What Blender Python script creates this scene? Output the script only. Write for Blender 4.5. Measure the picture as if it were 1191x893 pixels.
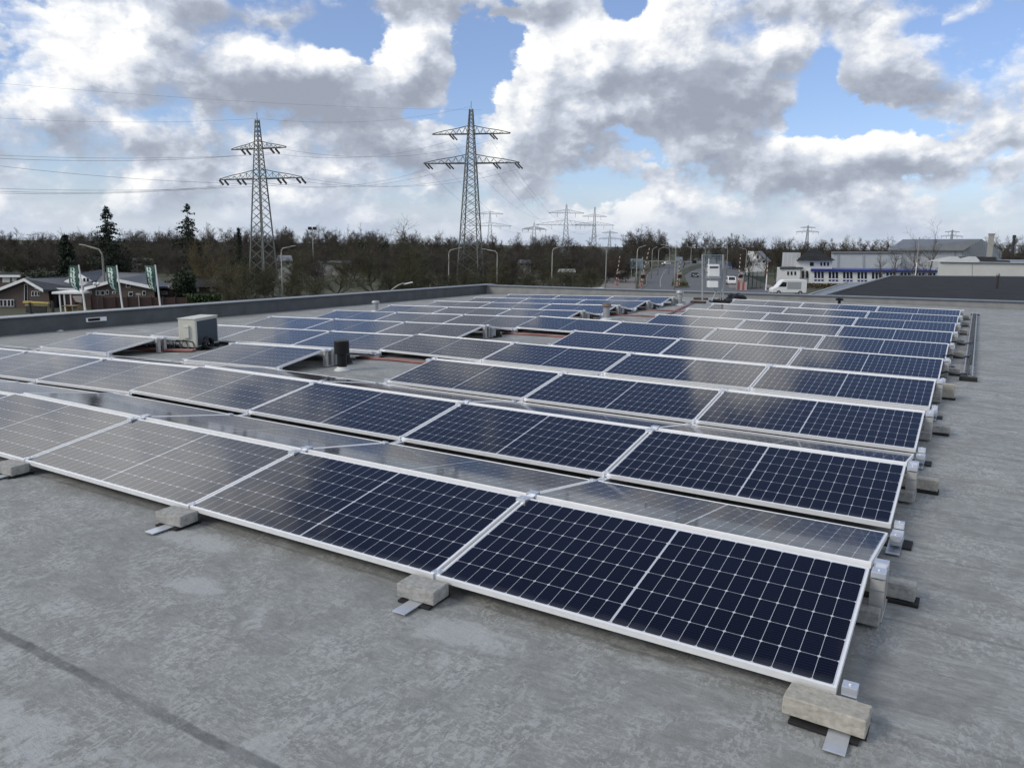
import bpy, bmesh, math, random
import numpy as np
from mathutils import Vector, Matrix
R = math.radians
random.seed(7)
scene = bpy.context.scene
for o in list(bpy.data.objects): bpy.data.objects.remove(o)
COL = scene.collection

# ------------------------------------------------------------------ camera
PW, PH = 1191.0, 893.0                      # photograph size, used to read directions
F, PITCH, YAW, ROLL = 901.465, -0.178642861, -0.536131596, 0.0142223477
CAM = Vector((0.313838434, -3.16559155, 1.75663114))
_fw = Vector((math.sin(YAW)*math.cos(PITCH), math.cos(YAW)*math.cos(PITCH), math.sin(PITCH)))
_rt = Vector((math.cos(YAW), -math.sin(YAW), 0)); _up = _rt.cross(_fw)
RT = _rt*math.cos(ROLL) + _up*math.sin(ROLL); UP = _up*math.cos(ROLL) - _rt*math.sin(ROLL); FW = _fw
cd = bpy.data.cameras.new('camera'); cam = bpy.data.objects.new('camera', cd); COL.objects.link(cam)
cam.matrix_world = Matrix(((RT.x, UP.x, -FW.x, CAM.x), (RT.y, UP.y, -FW.y, CAM.y), (RT.z, UP.z, -FW.z, CAM.z), (0, 0, 0, 1)))
cd.sensor_width = 36; cd.lens = 36*F/PW; cd.clip_start = 0.05; cd.clip_end = 6000
scene.camera = cam
HF = Vector((math.sin(YAW), math.cos(YAW), 0)); HR = Vector((math.cos(YAW), -math.sin(YAW), 0))
def ray(px, py): return FW + RT*((px-PW/2)/F) - UP*((py-PH/2)/F)
def at(px, py, d):                          # point seen at a pixel, d metres ahead on the level
    r = ray(px, py); return CAM + r*(d/r.dot(HF))
def on(px, py, z):                          # point seen at a pixel on the level plane z
    r = ray(px, py); return CAM + r*((z-CAM.z)/r.z)
GZ = -7.24                                  # street level, the roof is z = -0.11
def foot(px, d, py=285):
    p = at(px, py, d); p.z = GZ; return p

# ------------------------------------------------------------------ exposure, sun, sky
vs = scene.view_settings
vs.view_transform = 'Standard'; vs.look = 'None'; vs.gamma = 1.0; vs.exposure = 0.32
try: vs.use_curve_mapping = False
except Exception: pass
SUN_AZ, SUN_EL = R(-146), R(34)
sd = bpy.data.lights.new('sun', 'SUN'); sd.energy = 1.5; sd.angle = R(22); sd.color = (1, .93, .82)
sun = bpy.data.objects.new('sun', sd); COL.objects.link(sun)
sv = Vector((math.sin(SUN_AZ)*math.cos(SUN_EL), math.cos(SUN_AZ)*math.cos(SUN_EL), math.sin(SUN_EL)))
sun.rotation_euler = sv.to_track_quat('Z', 'Y').to_euler(); sun.location = (0, 0, 40)

world = bpy.data.worlds.new('World'); scene.world = world; world.use_nodes = True
def build_sky():
    nt = world.node_tree; nt.nodes.clear(); N = nt.nodes; Lk = nt.links
    def val(x, inp):
        if isinstance(x, (int, float)): inp.default_value = x
        else: Lk.new(x, inp)
    def m(op, a, b=0.0, c=0.0, clamp=False):
        n = N.new('ShaderNodeMath'); n.operation = op; n.use_clamp = clamp
        val(a, n.inputs[0]); val(b, n.inputs[1]); val(c, n.inputs[2]); return n.outputs[0]
    def sstep(x, lo, hi):
        n = N.new('ShaderNodeMapRange'); n.interpolation_type = 'SMOOTHSTEP'
        val(x, n.inputs[0]); n.inputs[1].default_value = lo; n.inputs[2].default_value = hi
        n.inputs[3].default_value = 0; n.inputs[4].default_value = 1; return n.outputs[0]
    def mixc(f, a, b):
        n = N.new('ShaderNodeMix'); n.data_type = 'RGBA'; val(f, n.inputs[0])
        for x, i in ((a, 6), (b, 7)):
            if isinstance(x, tuple): n.inputs[i].default_value = x + (1,)
            else: Lk.new(x, n.inputs[i])
        return n.outputs[2]
    tc = N.new('ShaderNodeTexCoord'); sp = N.new('ShaderNodeSeparateXYZ'); Lk.new(tc.outputs['Generated'], sp.inputs[0])
    az0 = m('ARCTAN2', sp.outputs[0], sp.outputs[1]); el0 = m('ARCSINE', sp.outputs[2])
    def vec(x, y, z=0.0):
        n = N.new('ShaderNodeCombineXYZ'); val(x, n.inputs[0]); val(y, n.inputs[1]); val(z, n.inputs[2]); return n.outputs[0]
    def noise(v, scale, det, rough, lac=2.0):
        n = N.new('ShaderNodeTexNoise'); n.noise_dimensions = '3D'; Lk.new(v, n.inputs['Vector'])
        n.inputs['Scale'].default_value = scale; n.inputs['Detail'].default_value = det
        n.inputs['Roughness'].default_value = rough; n.inputs['Lacunarity'].default_value = lac
        return n.outputs
    def voro(v, scale, det, rough):
        n = N.new('ShaderNodeTexVoronoi'); n.feature = 'F1'; n.voronoi_dimensions = '2D'; Lk.new(v, n.inputs['Vector'])
        n.inputs['Scale'].default_value = scale; n.inputs['Detail'].default_value = det; n.inputs['Roughness'].default_value = rough; n.inputs['Lacunarity'].default_value = 2.3
        n.normalize = True; return n.outputs['Distance']
    # (pixel x, pixel y, radius x, radius y, cover): where each cloud or gap stands in the sky
    blobs = [
        (20, 85, 50, 30, -.60), (0, 20, 40, 40, -.5), (160, 122, 42, 14, -.55), (318, 42, 30, 22, -.30), (390, 40, 50, 22, -.75),
        (575, 50, 40, 30, -.70), (520, 25, 50, 16, -.55), (548, 95, 24, 30, -.60), (722, 12, 34, 18, -.70), (955, 85, 20, 55, -.85),
        (1005, 146, 75, 15, -.80), (1150, 60, 40, 30, -.60), (1110, 30, 60, 12, -.45), (482, 132, 20, 10, -.45), (712, 158, 18, 7, -.45), (1178, 170, 30, 12, -.45), (425, 100, 18, 26, -.5),
        (110, 60, 80, 34, .40), (60, 122, 60, 20, .30), (345, 85, 40, 22, .45), (300, 100, 110, 34, .40), (400, 100, 36, 20, .30), (475, 80, 38, 32, .75),
        (640, 80, 52, 34, .45), (710, 85, 70, 46, .45), (770, 40, 46, 30, .45), (850, 110, 72, 50, .50), (880, 60, 50, 26, .35),
        (1025, 65, 52, 50, .60), (1095, 90, 50, 34, .40), (950, 175, 34, 22, .50), (1040, 185, 60, 20, .45), (1150, 150, 60, 24, .40),
        (700, 150, 110, 26, .30), (600, 165, 60, 26, .25), (450, 155, 80, 26, .30), (100, 185, 150, 30, .25), (250, 170, 90, 22, .25), (850, 185, 90, 16, .25), (620, 10, 90, 14, .40), (250, 8, 200, 14, .40), (870, 12, 120, 16, .35), (1160, 5, 60, 14, .30),
    ]
    bl = []
    for (x, y, rx, ry, c) in blobs:
        d = ray(x, y).normalized(); g = .86 if c < 0 else 1.0; bl.append((math.atan2(d.x, d.y), math.asin(d.z), rx/F*g, ry/F*g, c*(.9 if c < 0 else .8)))
    # clouds overhead, above the picture, seen only in the panels
    for (a, e, sa, se, c) in [(-15, 24.5, 4, 7, .6), (-3, 28, 7, 11, -.9), (-25.5, 26, 5.5, 7, -.9), (-39, 21, 4, 4, .3), (-62, 24, 9, 9, .7), (-47, 30, 6, 5, -.7),
                                 (-68, 14.5, 6, 4, .15), (-28, 48, 30, 16, -1.0), (-90, 40, 20, 14, .5), (-122, 40, 50, 25, .5), (60, 40, 60, 25, .2), (150, 40, 60, 30, .3)]:
        bl.append((R(a), R(e), R(sa), R(se), c))
    w1 = N.new('ShaderNodeSeparateColor'); Lk.new(noise(vec(az0, m('MULTIPLY', el0, 1.35), 3.1), 7, 4, .55)['Color'], w1.inputs[0])
    a = m('MULTIPLY_ADD', m('SUBTRACT', w1.outputs[0], .5), .10, az0); e = m('MULTIPLY_ADD', m('SUBTRACT', w1.outputs[1], .5), .07, el0)
    DX, DY = -.030, .055                              # towards the sun, up and to the left
    L0 = .22; G0 = 0.0                                # large cover and its slope towards the sun
    for (ba, be, sa, se, c) in bl:
        u = m('MULTIPLY_ADD', a, 1/sa, -ba/sa); v = m('MULTIPLY_ADD', e, 1/se, -be/se)
        g = m('POWER', .3679, m('MULTIPLY_ADD', v, v, m('MULTIPLY', u, u))); L0 = m('MULTIPLY_ADD', g, c, L0)
        if se < R(12): G0 = m('MULTIPLY_ADD', g, m('MULTIPLY_ADD', u, 2*c*DX/max(sa, .045), m('MULTIPLY', v, 2*c*DY/max(se, .035))), G0)
    def puffs(dx, dy):
        a0 = m('ADD', az0, dx); ey = m('MULTIPLY', m('ADD', el0, dy), 1.35)
        f = noise(vec(a0, ey), 6.5, 8, .60)['Fac']
        k = m('SUBTRACT', f, .5)
        p = voro(vec(m('MULTIPLY_ADD', k, .16, a0), m('MULTIPLY_ADD', k, -.12, ey)), 15.0, 2.0, .5)
        return m('MULTIPLY_ADD', k, 3.2, m('MULTIPLY', m('SUBTRACT', .33, p), .85)), f
    h0, n1 = puffs(0, 0); h1, _ = puffs(-.016, .022)
    D = m('ADD', L0, h0)
    soft = sstep(noise(vec(az0, el0, 9.3), 5.0, 2, .5)['Fac'], .38, .62)
    alpha = m('DIVIDE', D, m('MULTIPLY_ADD', soft, .42, .18), 0, True); alpha = sstep(alpha, 0, 1)
    B = m('MULTIPLY_ADD', m('SUBTRACT', h0, h1), 1.0, .53)
    B = m('ADD', B, m('MULTIPLY', m('MINIMUM', m('MAXIMUM', G0, -.8), .8), .34))
    B = m('MULTIPLY_ADD', m('SUBTRACT', 1.0, sstep(D, .0, .5)), .20, B)
    B = m('MULTIPLY_ADD', sstep(D, .55, 1.2), -.10, B)
    # thick clouds lie grey from below, thin lit ones stay white: (pixel x, pixel y, radius x, radius y, brightness)
    for (x, y, rx, ry, b) in [(320, 108, 120, 34, -.40), (230, 30, 90, 26, -.12), (440, 160, 80, 26, -.28), (280, 2, 220, 12, -.34), (620, 4, 100, 14, -.36), (765, 104, 80, 20, -.30), (865, 130, 62, 30, -.34),
                              (1015, 118, 56, 16, -.36), (1110, 100, 50, 22, -.26), (1000, 205, 110, 14, -.26), (700, 195, 130, 14, -.2), (540, 195, 90, 20, -.2), (180, 178, 130, 12, -.2), (860, 195, 90, 12, -.22),
                              (110, 70, 90, 30, .24), (345, 70, 40, 14, .22), (475, 75, 36, 24, .26), (650, 70, 60, 26, .22), (760, 40, 60, 20, .22), (1020, 45, 50, 28, .26), (915, 40, 26, 20, .2), (950, 162, 26, 14, .26), (1040, 172, 34, 10, .22), (1150, 132, 50, 14, .2), (70, 105, 50, 14, .15)]:
        d = ray(x, y).normalized(); ba, be = math.atan2(d.x, d.y), math.asin(d.z); sa, se = rx/F, ry/F
        u = m('MULTIPLY_ADD', a, 1/sa, -ba/sa); v = m('MULTIPLY_ADD', e, 1/se, -be/se)
        B = m('MULTIPLY_ADD', m('POWER', .3679, m('MULTIPLY_ADD', v, v, m('MULTIPLY', u, u))), b, B)
    for (ba, be, sa, se, b) in ((R(-64), R(22), R(10), R(9), .55), (R(-44), R(22), R(8), R(5), -.28), (R(-16), R(24), R(5), R(6), .30)):
        u = m('MULTIPLY_ADD', a, 1/sa, -ba/sa); v = m('MULTIPLY_ADD', e, 1/se, -be/se)
        B = m('MULTIPLY_ADD', m('POWER', .3679, m('MULTIPLY_ADD', v, v, m('MULTIPLY', u, u))), b, B)
    e_ = e
    rp = N.new('ShaderNodeValToRGB'); Lk.new(B, rp.inputs[0]); e = rp.color_ramp.elements
    e[0].position = 0.0; e[0].color = (.31, .345, .42, 1); e[1].position = 1.0; e[1].color = (.95, .95, .94, 1)
    for p_, c_ in ((.3, (.39, .43, .51)), (.55, (.55, .595, .685)), (.8, (.78, .80, .83))):
        x = e.new(p_); x.color = c_ + (1,)
    sky = N.new('ShaderNodeTexSky'); sky.sky_type = 'NISHITA'; sky.sun_disc = False
    sky.sun_elevation = SUN_EL; sky.sun_rotation = SUN_AZ; sky.air_density = 1.0; sky.dust_density = .6; sky.ozone_density = 1.5
    skyk = N.new('ShaderNodeVectorMath'); skyk.operation = 'MULTIPLY'; Lk.new(sky.outputs[0], skyk.inputs[0]); skyk.inputs[1].default_value = (.84, .92, 1.18)
    kc = N.new('ShaderNodeVectorMath'); kc.operation = 'SCALE'; Lk.new(rp.outputs[0], kc.inputs[0]); gl = 8.9
    for (ba, be, sa, se, k) in ((R(-66), R(27), R(12), R(7.5), 12.0), (R(-16), R(25), R(5), R(5), 4.0)):   # cloud glow added above the picture to brighten the panel reflections
        u = m('MULTIPLY_ADD', a, 1/sa, -ba/sa); v = m('MULTIPLY_ADD', e_, 1/se, -be/se); gl = m('MULTIPLY_ADD', m('POWER', .3679, m('MULTIPLY_ADD', v, v, m('MULTIPLY', u, u))), k, gl)
    Lk.new(gl, kc.inputs[3])
    col = mixc(alpha, mixc(.14, skyk.outputs[0], (5.0, 5.8, 7.0)), kc.outputs[0])
    st = noise(vec(m('MULTIPLY', az0, 1.6), m('MULTIPLY', el0, 4.5), 7.7), 6.0, 8, .62)['Fac']
    low = mixc(sstep(st, .35, .7), (4.2, 4.8, 5.8), (5.3, 5.8, 6.6))
    hz = m('SUBTRACT', 1.0, sstep(m('MULTIPLY_ADD', m('SUBTRACT', n1, .5), .08, el0), R(-0.5), R(5.0)))
    col = mixc(m('MULTIPLY', hz, .92), col, low)
    bg = N.new('ShaderNodeBackground'); Lk.new(col, bg.inputs[0]); bg.inputs[1].default_value = .1
    out = N.new('ShaderNodeOutputWorld'); Lk.new(bg.outputs[0], out.inputs[0])
build_sky()

# ------------------------------------------------------------------ materials
_M = {}
def mat(name, col, rough=.6, metal=0.0, var=.12, scale=6.0, bump=0.0, spec=.5):
    if name in _M: return _M[name]
    mt = bpy.data.materials.new(name); mt.use_nodes = True; nt = mt.node_tree; b = nt.nodes['Principled BSDF']
    b.inputs['Roughness'].default_value = rough; b.inputs['Metallic'].default_value = metal
    b.inputs['Specular IOR Level'].default_value = spec
    tc = nt.nodes.new('ShaderNodeTexCoord'); n = nt.nodes.new('ShaderNodeTexNoise')
    n.inputs['Scale'].default_value = scale; n.inputs['Detail'].default_value = 5; n.inputs['Roughness'].default_value = .6
    nt.links.new(tc.outputs['Object'], n.inputs['Vector'])
    rp = nt.nodes.new('ShaderNodeValToRGB'); e = rp.color_ramp.elements
    e[0].position = .3; e[1].position = .72
    e[0].color = tuple(c*(1-var) for c in col) + (1,); e[1].color = tuple(min(1, c*(1+var)) for c in col) + (1,)
    nt.links.new(n.outputs['Fac'], rp.inputs[0]); nt.links.new(rp.outputs[0], b.inputs['Base Color'])
    if bump:
        bp = nt.nodes.new('ShaderNodeBump'); bp.inputs['Strength'].default_value = bump; bp.inputs['Distance'].default_value = .01
        nt.links.new(n.outputs['Fac'], bp.inputs['Height']); nt.links.new(bp.outputs[0], b.inputs['Normal'])
    _M[name] = mt; return mt

def nodes_of(mt):
    nt = mt.node_tree
    def val(x, inp):
        if isinstance(x, (int, float)): inp.default_value = x
        elif isinstance(x, tuple): inp.default_value = x
        else: nt.links.new(x, inp)
    def m(op, a, b=0.0, c=0.0, clamp=False):
        n = nt.nodes.new('ShaderNodeMath'); n.operation = op; n.use_clamp = clamp
        val(a, n.inputs[0]); val(b, n.inputs[1]); val(c, n.inputs[2]); return n.outputs[0]
    def mix(f, a, b):
        n = nt.nodes.new('ShaderNodeMix'); n.data_type = 'RGBA'; val(f, n.inputs[0])
        for x, i in ((a, 6), (b, 7)): val(x + (1,) if isinstance(x, tuple) else x, n.inputs[i])
        return n.outputs[2]
    def noise(v, scale, det=5, rough=.6, dist=0):
        n = nt.nodes.new('ShaderNodeTexNoise'); nt.links.new(v, n.inputs['Vector'])
        n.inputs['Scale'].default_value = scale; n.inputs['Detail'].default_value = det; n.inputs['Roughness'].default_value = rough
        n.inputs['Distortion'].default_value = dist; return n.outputs['Fac']
    def sstep(x, lo, hi):
        n = nt.nodes.new('ShaderNodeMapRange'); n.interpolation_type = 'SMOOTHSTEP'; val(x, n.inputs[0])
        n.inputs[1].default_value = lo; n.inputs[2].default_value = hi; return n.outputs[0]
    return nt, m, mix, noise, sstep

PL, PWD = 2.015, .996
def cell_material():
    mt = bpy.data.materials.new('solar_cells'); mt.use_nodes = True
    nt, m, mix, noise, sstep = nodes_of(mt); b = nt.nodes['Principled BSDF']
    tc = nt.nodes.new('ShaderNodeTexCoord'); sp = nt.nodes.new('ShaderNodeSeparateXYZ'); nt.links.new(tc.outputs['Object'], sp.inputs[0])
    ax = m('ABSOLUTE', sp.outputs[0]); y = sp.outputs[1]
    cw = (PL/2 - .0165 - .005)/12; ch = (PWD - .034)/6
    u = m('DIVIDE', m('SUBTRACT', ax, .005), cw); v = m('DIVIDE', m('SUBTRACT', y, .017), ch)
    fu = m('FRACT', u); fv = m('FRACT', v)
    du = m('MULTIPLY', m('SUBTRACT', .5, m('ABSOLUTE', m('SUBTRACT', fu, .5))), cw)   # metres to the nearest cell edge
    dv = m('MULTIPLY', m('SUBTRACT', .5, m('ABSOLUTE', m('SUBTRACT', fv, .5))), ch)
    cell = m('MULTIPLY', m('GREATER_THAN', du, .0010), m('GREATER_THAN', dv, .0010))
    cell = m('MULTIPLY', cell, m('GREATER_THAN', m('ADD', du, dv), .0095))
    ins = m('MULTIPLY', m('MULTIPLY', m('GREATER_THAN', u, 0.0), m('LESS_THAN', u, 12.0)), m('MULTIPLY', m('GREATER_THAN', v, 0.0), m('LESS_THAN', v, 6.0)))
    cell = m('MULTIPLY', cell, ins)
    wire = m('LESS_THAN', m('ABSOLUTE', m('SUBTRACT', m('FRACT', m('MULTIPLY', fv, 9.0)), .5)), .055)
    info = nt.nodes.new('ShaderNodeObjectInfo')
    cu = m('FLOOR', m('MULTIPLY', m('DIVIDE', sp.outputs[0], cw), 1.0)); cv = m('FLOOR', v)
    cb = nt.nodes.new('ShaderNodeCombineXYZ'); nt.links.new(cu, cb.inputs[0]); nt.links.new(cv, cb.inputs[1]); nt.links.new(m('MULTIPLY', info.outputs['Random'], 37.0), cb.inputs[2])
    wn = nt.nodes.new('ShaderNodeTexWhiteNoise'); nt.links.new(cb.outputs[0], wn.inputs['Vector'])
    navy = mix(wn.outputs['Value'], (.0022, .0026, .0095), (.0036, .0042, .0140))
    navy = mix(m('MULTIPLY', wire, .5), navy, (.035, .038, .055))
    dust = noise(tc.outputs['Object'], 3.0, 6, .65)
    cc = mix(cell, (.50, .53, .58), navy)
    edge = m('MULTIPLY', m('SUBTRACT', 1.0, sstep(m('ADD', y, m('MULTIPLY', m('SUBTRACT', dust, .5), .09)), .012, .075)), .10)
    ob = nt.nodes.new('ShaderNodeCombineXYZ'); nt.links.new(sp.outputs[0], ob.inputs[0]); nt.links.new(y, ob.inputs[1]); nt.links.new(m('MULTIPLY', info.outputs['Random'], 50.0), ob.inputs[2])
    spots = m('MULTIPLY', sstep(noise(ob.outputs[0], 9.0, 8, .7), .66, .74), .05)
    nt.links.new(mix(m('ADD', edge, spots), cc, (.29, .30, .32)), b.inputs['Base Color'])
    nt.links.new(m('MULTIPLY_ADD', dust, .05, .055), b.inputs['Roughness'])
    b.inputs['IOR'].default_value = 1.42; b.inputs['Specular IOR Level'].default_value = .28; b.inputs['Specular Tint'].default_value = (.86, .90, 1.0, 1)
    return mt

def roof_material():
    mt = bpy.data.materials.new('bitumen_roofing'); mt.use_nodes = True
    nt, m, mix, noise, sstep = nodes_of(mt); b = nt.nodes['Principled BSDF']
    tc = nt.nodes.new('ShaderNodeTexCoord'); P = tc.outputs['Object']
    sp = nt.nodes.new('ShaderNodeSeparateXYZ'); nt.links.new(P, sp.inputs[0])
    mp = nt.nodes.new('ShaderNodeMapping'); nt.links.new(P, mp.inputs[0]); mp.inputs['Scale'].default_value = (.42, 1.0, 1.0); mp.inputs['Rotation'].default_value = (0, 0, R(6))
    S = mp.outputs[0]
    mp2 = nt.nodes.new('ShaderNodeMapping'); nt.links.new(P, mp2.inputs[0]); mp2.inputs['Scale'].default_value = (1.0, .55, 1.0); mp2.inputs['Rotation'].default_value = (0, 0, R(38))
    S2 = mp2.outputs[0]
    big = noise(P, .7, 3, .5); mid = noise(S, 4.0, 8, .62, .3); fine = noise(S, 34.0, 6, .7, .3); fine2 = noise(S2, 42.0, 5, .7, .6); grit = noise(P, 170.0, 3, .6)
    patch = noise(P, 2.3, 5, .6, .4); patch2 = noise(P, 1.35, 5, .65, .8)
    blot = noise(P, 6.5, 9, .74, .5); blot2 = noise(S, 15.0, 8, .74, .7)
    c = mix(sstep(blot, .36, .66), (.212, .218, .220), (.290, .298, .302))
    c = mix(m('MULTIPLY', sstep(big, .40, .64), .45), c, (.232, .228, .212))
    c = mix(m('MULTIPLY', sstep(blot2, .50, .66), .30), c, (.160, .165, .168))
    c = mix(m('MULTIPLY', sstep(fine, .42, .64), .40), c, (.165, .170, .174))
    # pale scuffs left by boots and tools, in groups
    c = mix(m('MULTIPLY', m('MULTIPLY', sstep(patch, .42, .58), sstep(fine2, .48, .57)), .50), c, (.43, .445, .46))
    c = mix(m('MULTIPLY', m('MULTIPLY', sstep(noise(P, 3.4, 4, .6), .44, .60), sstep(noise(S, 55.0, 4, .7, .8), .50, .59)), .42), c, (.42, .43, .445))
    c = mix(m('MULTIPLY', m('MULTIPLY', sstep(patch2, .55, .62), sstep(blot, .42, .55)), .60), c, (.39, .405, .42))
    c = mix(m('MULTIPLY', sstep(noise(P, .48, 6, .55, .3), .55, .68), .40), c, (.165, .167, .165))
    mp3 = nt.nodes.new('ShaderNodeMapping'); nt.links.new(P, mp3.inputs[0]); mp3.inputs['Scale'].default_value = (.16, 1.0, 1.0); mp3.inputs['Rotation'].default_value = (0, 0, R(-4))
    stk = noise(mp3.outputs[0], 9.0, 8, .66, .2); stm = sstep(sp.outputs[0], -1.5, .3)
    c = mix(m('MULTIPLY', m('MULTIPLY', sstep(stk, .50, .66), stm), .50), c, (.36, .375, .385))
    c = mix(m('MULTIPLY', m('MULTIPLY', m('SUBTRACT', 1.0, sstep(stk, .32, .46)), stm), .50), c, (.145, .145, .14))
    # where melt water has dried at the front of the blocks
    for (x, y, rx, ry) in ((-1.63, -.27, .30, .12), (-3.75, -.20, .32, .13), (-3.2, -.62, .2, .1)):
        u = m('MULTIPLY_ADD', sp.outputs[0], 1/rx, -x/rx); v = m('MULTIPLY_ADD', sp.outputs[1], 1/ry, -y/ry)
        rr = m('ADD', m('MULTIPLY_ADD', v, v, m('MULTIPLY', u, u)), m('ADD', m('MULTIPLY', m('SUBTRACT', blot, .5), 5.0), m('MULTIPLY', m('SUBTRACT', patch, .5), 4.0)))
        c = mix(m('MULTIPLY', m('SUBTRACT', 1.0, sstep(rr, .3, 1.1)), .6), c, (.41, .425, .445))
    # melted joints between the one-metre rolls
    wob = m('MULTIPLY_ADD', m('SUBTRACT', noise(P, 6.0, 7, .7), .5), .050, sp.outputs[1])
    near = m('SUBTRACT', 1.0, sstep(m('ABSOLUTE', m('ADD', wob, 1.455)), .016, .034))
    near = m('MULTIPLY', near, m('LESS_THAN', sp.outputs[0], -.2))
    mid_ = m('MULTIPLY', m('SUBTRACT', 1.0, sstep(m('ABSOLUTE', m('SUBTRACT', wob, .017)), .004, .022)), .40)
    fr = m('ABSOLUTE', m('SUBTRACT', m('FRACT', m('ADD', wob, .48)), .5))
    far = m('MULTIPLY', m('SUBTRACT', 1.0, sstep(fr, .006, .026)), m('MULTIPLY', m('GREATER_THAN', sp.outputs[1], .8), .45))
    seam = m('MAXIMUM', m('MAXIMUM', m('MULTIPLY', near, m('MULTIPLY_ADD', sstep(blot, .4, .6), .35, .5)), mid_), far)
    seam = m('MULTIPLY', seam, m('MULTIPLY_ADD', sstep(noise(P, 2.4, 4, .6), .3, .62), .75, .25))
    c = mix(seam, c, (.075, .080, .086))
    c = mix(m('MULTIPLY', sstep(grit, .56, .75), .30), c, (.38, .385, .39))
    tint = nt.nodes.new('ShaderNodeMix'); tint.data_type = 'RGBA'; tint.blend_type = 'MULTIPLY'; tint.inputs[0].default_value = 1; nt.links.new(c, tint.inputs[6]); tint.inputs[7].default_value = (1.02, 1.03, 1.0, 1); c = tint.outputs[2]
    nt.links.new(c, b.inputs['Base Color'])
    nt.links.new(m('MULTIPLY_ADD', mid, .25, .58), b.inputs['Roughness']); b.inputs['Specular IOR Level'].default_value = .35
    bp = nt.nodes.new('ShaderNodeBump'); bp.inputs['Strength'].default_value = .8; bp.inputs['Distance'].default_value = .008
    nt.links.new(m('ADD', m('MULTIPLY_ADD', fine2, .5, fine), m('MULTIPLY', grit, .18)), bp.inputs['Height']); nt.links.new(bp.outputs[0], b.inputs['Normal'])
    return mt

def ground_material():
    mt = bpy.data.materials.new('grass_ground'); mt.use_nodes = True
    nt, m, mix, noise, sstep = nodes_of(mt); b = nt.nodes['Principled BSDF']
    tc = nt.nodes.new('ShaderNodeTexCoord'); P = tc.outputs['Object']
    c = mix(sstep(noise(P, .05, 6, .6), .4, .62), (.035, .045, .018), (.060, .055, .035))
    c = mix(m('MULTIPLY', sstep(noise(P, .9, 6, .7), .45, .65), .6), c, (.065, .085, .028))
    nt.links.new(c, b.inputs['Base Color']); b.inputs['Roughness'].default_value = .95
    return mt

def brick_material():
    mt = bpy.data.materials.new('brown_brick'); mt.use_nodes = True
    nt, m, mix, noise, sstep = nodes_of(mt); b = nt.nodes['Principled BSDF']
    tc = nt.nodes.new('ShaderNodeTexCoord'); mp = nt.nodes.new('ShaderNodeMapping'); nt.links.new(tc.outputs['Object'], mp.inputs[0]); mp.inputs['Rotation'].default_value = (R(90), 0, 0)
    br = nt.nodes.new('ShaderNodeTexBrick'); nt.links.new(mp.outputs[0], br.inputs[0]); br.inputs['Scale'].default_value = 4.0
    br.inputs['Color1'].default_value = (.100, .075, .064, 1); br.inputs['Color2'].default_value = (.072, .054, .046, 1); br.inputs['Mortar'].default_value = (.12, .105, .095, 1)
    c = mix(m('MULTIPLY', noise(tc.outputs['Object'], .5), .5), br.outputs[0], (.075, .055, .045))
    nt.links.new(c, b.inputs['Base Color']); b.inputs['Roughness'].default_value = .85
    return mt

def stripes_material(name, a, b_, period, axis=2, duty=.5, rough=.5):
    mt = bpy.data.materials.new(name); mt.use_nodes = True
    nt, m, mix, noise, sstep = nodes_of(mt); b = nt.nodes['Principled BSDF']
    tc = nt.nodes.new('ShaderNodeTexCoord'); sp = nt.nodes.new('ShaderNodeSeparateXYZ'); nt.links.new(tc.outputs['Object'], sp.inputs[0])
    f = m('LESS_THAN', m('FRACT', m('DIVIDE', sp.outputs[axis], period)), duty)
    c = mix(f, a, b_); c = mix(m('MULTIPLY', noise(tc.outputs['Object'], 3.0), .2), c, (.1, .1, .1))
    nt.links.new(c, b.inputs['Base Color']); b.inputs['Roughness'].default_value = rough
    return mt

ALU = mat('anodised_aluminium', (.86, .87, .88), .42, .25, .05, 14)
ALU2 = mat('bright_aluminium', (.66, .69, .74), .46, .75, .07, 20)
GALV = mat('galvanised_steel', (.36, .38, .39), .55, .5, .15, 9)
CELLS = cell_material()
BACK = mat('black_backsheet', (.02, .02, .022), .6)
CONC = mat('cast_concrete', (.36, .345, .30), .92, 0, .22, 38, .6)
CONCG = mat('weathered_concrete', (.31, .31, .295), .92, 0, .30, 30, .6)
RUBBER = mat('black_rubber', (.012, .012, .013), .8, 0, .3, 40)
BLACKP = mat('black_plastic', (.008, .008, .009), .45, 0, .2, 20, 0, .3)
ROOFM = roof_material()
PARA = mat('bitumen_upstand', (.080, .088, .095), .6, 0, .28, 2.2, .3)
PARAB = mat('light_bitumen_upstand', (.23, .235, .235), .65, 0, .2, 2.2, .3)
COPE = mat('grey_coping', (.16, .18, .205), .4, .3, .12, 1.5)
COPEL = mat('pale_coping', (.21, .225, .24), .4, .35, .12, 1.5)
GRASS = ground_material()
ASPH = mat('asphalt', (.105, .11, .118), .8, 0, .15, .6)
PAVE = mat('pavement', (.20, .185, .175), .9, 0, .15, .8)
PAINT = mat('white_road_paint', (.62, .62, .60), .7, 0, .15, 3)
BRICK = brick_material()
WHITE = mat('white_render', (.72, .73, .72), .7, 0, .06, .8)
WHITEP = mat('white_paint', (.78, .79, .79), .4, 0, .05, 2)
CLAD = stripes_material('ribbed_white_cladding', (.66, .68, .70), (.56, .58, .60), .9, 0, .85)
CLADG = stripes_material('ribbed_grey_cladding', (.40, .43, .46), (.34, .37, .40), .6, 0, .8)
SLATE = mat('grey_slate', (.055, .062, .072), .6, 0, .2, 3)
DARKR = mat('dark_roof_felt', (.028, .030, .032), .95, 0, .3, .5, .2, .15)
ROOFG = mat('grey_roof_sheet', (.17, .18, .19), .5, .2, .12, .4)
WIN = mat('window_glass', (.015, .018, .022), .12, 0, .3, .7)
BLUE = mat('blue_panel', (.020, .035, .20), .5, 0, .12, 1)
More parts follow.
